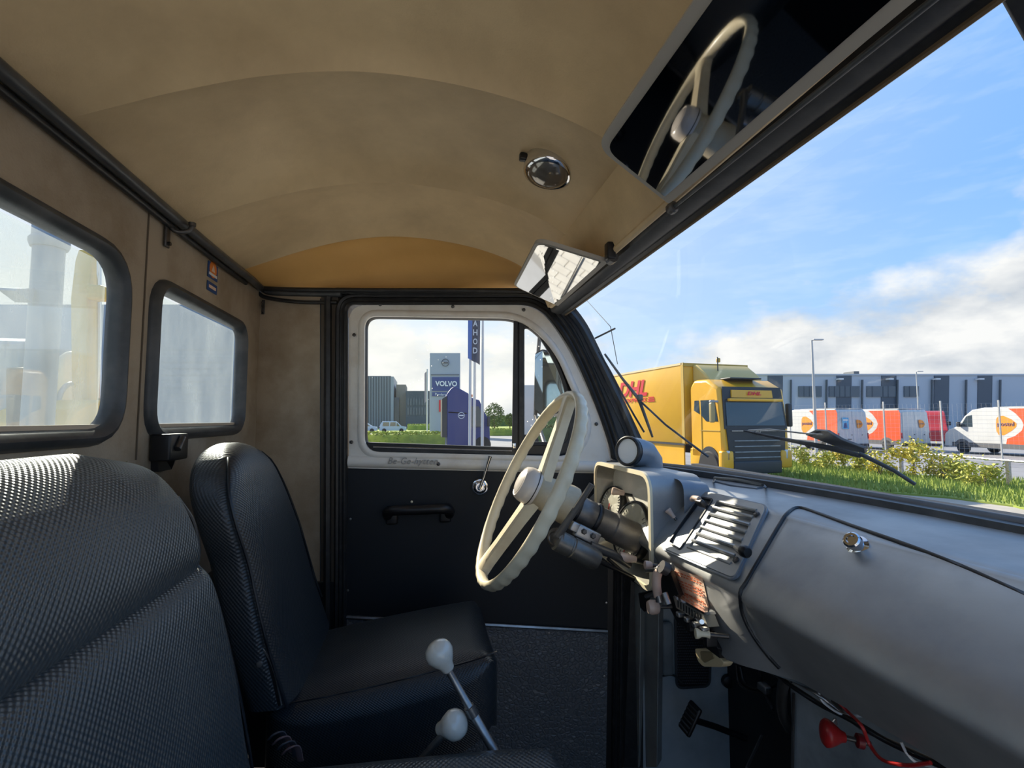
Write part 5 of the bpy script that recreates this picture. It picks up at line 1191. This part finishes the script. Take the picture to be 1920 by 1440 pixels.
yslab(808, 861, 702, 703.3, 59.9, .05, 'joint', WHP, py_)
yslab(823, 829, 750, 772, 59.8, .1, 'red_panel', M('sign_red', (.65, .02, .03), .4), py_)
# blue lorry tractor
BLU = M('lorry_blue', (.015, .032, .17), .4, coat=.1)
tb = thing('blue_lorry', 'dark blue lorry tractor parked in front of the sign pylon', 'lorry', QP(872, 850, 30))
Y0 = 30.0
def TB(px, py, o=0): return QP(px, py, Y0+o)
MB().prism([TB(838, 860), TB(838, 740), TB(846, 728), TB(853, 724), TB(861, 728), TB(879, 738), TB(879, 860)], V((0, 2.4, 0))).build('roof_fairing', BLU, tb, bevel=.06)
MB().prism([TB(878, 860, .1), TB(878, 742, .1), TB(890, 748, .1), TB(899, 750, .1), TB(906, 768, .1), TB(918, 790, .1), TB(920, 860, .1)], V((0, 2.3, 0))).build('cab_shell', BLU, tb, bevel=.06)
MB().plate([TB(884, 800), TB(884, 762), TB(898, 762), TB(906, 785), TB(906, 800)], [], (0, -1, 0), .02).build('side_window', CABG, tb, smooth=0)
MB().prism([TB(829, 820), TB(829, 748), TB(838, 742), TB(838, 820)], V((0, 2.2, 0))).build('deflector', DKP, tb)
MB().plate([TB(841, 772), TB(875, 774), TB(875, 776), TB(841, 774)], [], (0, -1, 0), .02).build('crease', WHP, tb, smooth=0)
MB().tube([TB(865, 779, -.02)+V((.18*cos(2*pi*k/24), 0, .18*sin(2*pi*k/24))) for k in range(24)], .018, 6, closed=True).build('ring_emblem', PYW, tb, smooth=0)
MB().box(TB(865, 779, -.03), (.26, .02, .07)).build('emblem_bar', PYW, tb)
for px in (856, 905): wheel(TB(px, 834, .1)+V((0, .1, 0)), .5, .3, tb, (0, 1, 0))
MB().rbox(TB(916, 790, -.15), (.15, .3, .6), .05).build('wing_mirror', DKP, tb)
MB().rbox(TB(884, 742, .5), (.14, .14, .16), .04).build('beacon', M('beacon_orange', (.8, .15, .02), .3), tb)
# flagpoles
POLE = M('pale_pole', (.60, .60, .60), .4)
FL = M('flag_dark', (.10, .10, .13), .7); FLB = M('flag_blue', (.10, .18, .45), .7); FLW = M('flag_white', (.6, .6, .6), .7)
for i, (px, Yp, top, lab) in enumerate(((881, 25, 560, 'left of three pale flagpoles, carrying the hanging flag'), (889.5, 26, 560, 'middle one of three pale flagpoles'), (904.5, 25, 560, 'right of three pale flagpoles'))):
    t = thing('flagpole', lab, 'flagpole', (QP(px, 800, Yp).x, Yp, 0), 'flagpoles in front of the blue lorry')
    b = V((QP(px, 800, Yp).x, Yp, 0)); MB().tube([b, b+V((0, 0, 4)), b+V((0, 0, 9.5))], [.075, .07, .04], 10).build('pole', POLE, t, smooth=60)
    MB().rbox(b+V((0, 0, .1)), (.3, .3, .2), .03).build('base', GAL, t)
fg = thing('flag', 'dark hanging flag with pale lettering and a blue edge', 'flag', QP(890, 640, 25))
f0 = QP(878, 560, 24.9); f1 = QP(900.5, 560, 24.9)
zt1, zbm, zb2 = f0.z, QP(878, 672, 24.9).z, QP(900, 684, 24.9).z
def flg(x0, x1, name, mat, o):
    MB().grid(lambda u, v: V((f0.x+(f1.x-f0.x)*(x0+(x1-x0)*u), 24.9+o+.07*sin((x0+(x1-x0)*u)*11+v*3), zt1+(zbm+(zb2-zbm)*(x0+(x1-x0)*u)-zt1)*v)), 16, 20).build(name, mat, fg, smooth=60, fix=False)
flg(0, .33, 'blue_edge', FLB, 0); flg(.33, 1, 'cloth', FL, 0)
for k, ch in enumerate('AHOD'):
    z1 = QP(880, 608+17*k, 24.7).z; text(ch, 0, 0, .22, .30, V((QP(887, 600, 24.7).x, 24.66, z1-.1)), (1, 0, 0), (0, 0, 1), FLW, fg, 'flag_letter', .004, .02)
fg2 = thing('flagpole', 'distant flagpole with a narrow flag left of the sign pylon', 'flagpole', (QP(801, 800, 50).x, 50, 0), 'flagpoles by the sign')
MB().tube([V((QP(801, 800, 50).x, 50, 0)), QP(801, 692, 50)], .07, 8).build('pole', POLE, fg2)
MB().plate([QP(796, 700, 50), QP(800, 696, 50), QP(800, 752, 50), QP(796, 756, 50)], [], (0, -1, 0), .03).build('flag_cloth', M('flag_mauve', (.32, .28, .32), .6), fg2)
# buildings beyond the window
B1 = thing('striped_building', 'dark vertically striped office building at the left of the driver window', 'building', QP(710, 800, 120))
yslab(600, 733, 705, 800, 120, 20, 'wall', M('stripe_base', (.17, .18, .19), .6), B1, True)
for k in range(26): yslab(602+k*5, 603.6+k*5, 706, 800, 119.8, .3, 'cladding_strip', M('stripe_pale', (.30, .31, .32), .6) if k == 0 else bpy.data.materials['stripe_pale'], B1, True)
yslab(733, 738, 706, 800, 120, 18, 'side_wall', M('side_wall_pale', (.40, .41, .42), .6), B1, True)
B2 = thing('beige_tower', 'narrow beige tower block between the two dark buildings', 'building', QP(752, 800, 122))
yslab(743, 761, 721, 800, 122, 12, 'wall', M('beige_wall', (.36, .29, .22), .7), B2, True)
yslab(739, 748, 745, 800, 121.5, .4, 'window_strip', WHW, B2, True)
B3 = thing('glazed_building', 'long dark flat building with tall windows left of the sign pylon', 'building', QP(785, 800, 118))
yslab(761, 806, 733, 800, 118, 14, 'wall', M('dark_wall', (.08, .10, .12), .5), B3, True)
for k in range(8):
    yslab(763.5+k*5.3, 767+k*5.3, 747, 760, 117.9, .2, 'window', WHW, B3); yslab(763.5+k*5.3, 767+k*5.3, 764, 778, 117.9, .2, 'window', WHW, B3)
# cars
CARP = M('car_pale_blue', (.42, .52, .62), .3, coat=.5)
def car(px0, px1, py0, py1, Y, label, kind=0):
    a, b = QP(px0, py1, Y), QP(px1, py0, Y); L = b.x-a.x; H = 1.75 if kind else 1.5
    t = thing('parked_car', label, 'car', (a.x+L/2, Y, 0), 'parked cars beyond the driver window')
    pr = [(0, .3), (0, .95), (.06, 1.45), (.12, 1.0*H), (.62, H), (.80, 1.02), (.97, .88), (1, .6), (1, .3)]
    MB().prism([V((a.x+L*u, Y, z)) for u, z in pr], V((0, 1.8, 0))).build('body', CARP, t, bevel=.06)
    for u0, u1 in ((.12, .36), (.39, .60), ): MB().plate([V((a.x+L*u0, Y-.01, 1.0)), V((a.x+L*u1, Y-.01, 1.0)), V((a.x+L*u1, Y-.01, H-.14)), V((a.x+L*(u0+.02), Y-.01, H-.14))], [], (0, -1, 0), .01).build('side_window', VG, t, smooth=0)
    MB().plate([V((a.x+L*.63, Y-.01, 1.0)), V((a.x+L*.76, Y-.01, 1.0)), V((a.x+L*.64, Y-.01, H-.14))], [], (0, -1, 0), .01).build('side_window', VG, t, smooth=0)
    for u in (.18, .82): wheel((a.x+L*u, Y, .33), .33, .2, t, (0, 1, 0))
    for u in (.0, 1.0): MB().rbox((a.x+L*(u*.98+.01), Y+.1, .8), (.12, .25, .16), .03).build('lamp', TAIL if u == 0 else WT, t)
car(655, 707, 785, 808, 80, 'pale blue car at the left edge of the driver window')
car(711, 762, 786, 808, 80, 'pale blue car parked left of the sign pylon', 1)
# hedges and trees
HEDGE = M('hedge_leaves', (.34, .40, .05), .8, var=((.20, .28, .04), 1.5, .4, .65)); DKG = M('tree_leaves', (.12, .18, .05), .8, var=((.07, .12, .03), .8, .4, .65))
def leafbox(x0, x1, y0, y1, h, n_, mat, name, label, cat, sz=.10, group=None, core=True):
    t = thing(name, label, cat, ((x0+x1)/2, (y0+y1)/2, 0), group); m = MB()
    if core: m.rbox(((x0+x1)/2, (y0+y1)/2, h*.45), (x1-x0, y1-y0, h*.9), .15)
    for i in range(n_):
        p = V((random.uniform(x0, x1), random.uniform(y0, y1), h*random.uniform(.4, 1.08))); u = V((random.uniform(-1, 1), random.uniform(-1, 1), random.uniform(-.3, 1))).normalized(); v_ = u.cross(V((random.uniform(-1, 1), .3, random.uniform(-1, 1)))).normalized()
        m.add([p-u*sz, p+v_*sz*.6, p+u*sz, p-v_*sz*.6], [(0, 1, 2, 3)])
    m.build('foliage', mat, t, kind='stuff', smooth=0, fix=False); return t
h1a, h1b = QP(640, 815, 37).x, QP(873, 815, 37).x
leafbox(h1a, h1b, 37, 38.4, 1.05, 5200, HEDGE, 'hedge', 'long bright yellow green hedge along the bottom of the driver window', 'hedge')
leafbox(QP(918, 800, 62).x, QP(975, 800, 62).x, 62, 63.5, .85, 1500, HEDGE, 'hedge', 'low green hedge behind the road right of the blue lorry', 'hedge', .12)
leafbox(QP(765, 800, 100).x, QP(812, 800, 100).x, 96, 98, 1.1, 900, HEDGE, 'hedge', 'distant green hedge below the glazed building', 'hedge', .15)
leafbox(QP(978, 800, 40).x, QP(1070, 800, 40).x, 40, 41.5, 1.5, 2200, DKG, 'hedge', 'darker green hedge seen through the vent window', 'hedge', .12)
def tree(px, y_top, Y, rad, label, mat=DKG):
    q = QP(px, y_top, Y); t = thing('tree', label, 'tree', (q.x, Y, 0), 'distant trees'); m = MB(); H = q.z
    MB().tube([V((q.x, Y, 0)), V((q.x, Y, H*.6))], .12, 6).build('trunk', STEM, t)
    for i in range(1100):
        d_ = V((random.gauss(0, 1), random.gauss(0, 1), random.gauss(0, 1))).normalized()*rad*random.uniform(.3, 1)**.5
        p = V((q.x, Y, H-rad*1.05))+V((d_.x*.85, d_.y*.85, d_.z)); u = V((random.uniform(-1, 1), random.uniform(-1, 1), random.uniform(-1, 1))).normalized(); v_ = u.cross(V((.3, .2, .9))).normalized(); s = .17
        m.add([p-u*s, p+v_*s*.6, p+u*s, p-v_*s*.6], [(0, 1, 2, 3)])
    m.build('crown', mat, t, kind='stuff', smooth=0, fix=False)
tree(927, 754, 75, 1.9, 'small round green tree right of the flagpoles')
tree(956, 774, 110, 1.5, 'tiny distant tree beside the dark window divider')
tb2 = leafbox(-40, 60, 150, 153, 3.0, 3000, DKG, 'tree_line', 'low dark tree line on the horizon beyond the road', 'trees', .5)
# white trailer behind the vent window
wt_ = thing('white_trailer', 'plain white box trailer behind the vent window mirror', 'trailer', QP(992, 800, 34))
yslab(982, 1003, 722, 815, 34, 3, 'box', VW, wt_, False, .03)
for k in (0, 1): wheel((QP(985+k*12, 800, 34.3).x, 34.4, .5), .5, .3, wt_, (0, 1, 0))
# ================================================================ behind the cab: crane seen through the rear windows
CRG = M('crane_grey', (.26, .32, .36), .45, .3); CRY = M('crane_yellow', (.72, .45, .05), .45)
ck = thing('grey_exhaust_stack', 'tall grey round stack with a cap behind the big rear window', 'exhaust stack', PX(88, 500, -1.0))
sx = -1.05
s0, s1 = PX(85, 575, sx), PX(92, 450, sx)
MB().tube([V((sx, s0.y, 1.2)), V((sx, s0.y, s1.z))], .036, 20).build('pipe', CRG, ck, smooth=60)
MB().lathe(V((sx, s0.y, s1.z-.012)), (0, 0, 1), [(.042, -.012), (.046, 0), (.046, .012), (.040, .02), (.040, .06), (.030, .075), (0, .08)], 20).build('cap', CRG, ck, smooth=35)
MB().prism([PX(60, 568, sx), PX(30, 545, sx), PX(32, 541, sx), PX(66, 541, sx)], V((-.04, 0, 0))).build('bracket', CRG, ck)
cy_ = thing('yellow_crane', 'yellow crane arm with grey gear behind the big rear window', 'crane', PX(180, 800, -1.1))
MB().prism([PX(166, 800, -1.1), PX(164, 560, -1.1), PX(172, 490, -1.1), PX(178, 470, -1.1), PX(186, 470, -1.1), PX(186, 800, -1.1)], V((-.05, 0, 0))).build('mast', CRY, cy_, bevel=.004)
MB().tube([PX(186, 490, -1.08), PX(186, 800, -1.08)], .007, 8).build('hydraulic_rod', CHROME, cy_)
MB().rbox(PX(184, 550, -1.07), (.05, .05, .05), .01).build('hose_bracket', CRY, cy_)
MB().prism([PX(120, 810, -1.05), PX(140, 768, -1.05), PX(175, 750, -1.05), PX(205, 750, -1.05), PX(215, 810, -1.05)], V((-.2, 0, 0))).build('base', CRY, cy_, bevel=.01)
MB().prism([PX(40, 810, -1.2), PX(40, 640, -1.2), PX(95, 636, -1.2), PX(100, 810, -1.2)], V((-.2, 0, 0))).build('grey_housing', CRG, cy_, bevel=.01)
MB().prism([PX(55, 810, -1.1), PX(55, 690, -1.1), PX(88, 688, -1.1), PX(86, 760, -1.1), PX(74, 766, -1.1), PX(74, 810, -1.1)], V((-.06, 0, 0))).build('dark_valve_block', DKP, cy_, bevel=.006)
MB().ell(PX(132, 720, -1.25), (.05, .075, .12)).build('cream_cover', M('cream_cover', (.55, .50, .38), .5), cy_)
MB().tube(spl([PX(100, 790, -1.15), PX(115, 735, -1.15), PX(135, 720, -1.15), PX(150, 745, -1.15), PX(158, 790, -1.15)], 5), .008, 8).build('hose', CRG, cy_, smooth=60)
# pale hall close behind, filling the lower part of both rear windows
HD = 25.0
def HQ(px, py, o=0.0): d = ray(px, py); return CAM+d*((HD-o)/d.dot(wfw))
gb = thing('grey_hall', 'long pale blue grey hall seen through both rear windows', 'building', HQ(200, 800))
def hslab(x0, x1, y0, y1, o, th, name, mat, gz=True):
    P = [HQ(x0, y1, o), HQ(x1, y1, o), HQ(x1, y0, o), HQ(x0, y0, o)]
    if gz: P[0].z = P[1].z = 0
    return MB().prism(P, wfw*th).build(name, mat, gb, smooth=0)
hslab(-500, 560, 574, 800, 0, 8, 'wall', M('hall_wall', (.60, .62, .54), .6))
hslab(-500, 560, 571, 576, .2, .4, 'roof_edge', M('hall_edge', (.24, .31, .36), .5))
HP = M('hall_panel', (.36, .42, .38), .5)
for a, b in ((302, 372), (374, 444), (20, 90), (120, 190), (-120, -30)): hslab(a, b, 652, 760, .15, .2, 'roller_door', HP, False)
for k in range(9): hslab(302, 444, 655+k*12, 656.5+k*12, .2, .1, 'door_rib', M('hall_rib', (.30, .40, .44), .5) if k == 0 else bpy.data.materials['hall_rib'], False)
q0, q1 = HQ(290, 800, 3), HQ(450, 800, 3)
leafbox(min(q0.x, q1.x), max(q0.x, q1.x), min(q0.y, q1.y), max(q0.y, q1.y), .7, 900, HEDGE, 'hedge', 'small hedge in front of the pale hall behind the cab', 'hedge', .08, core=False)
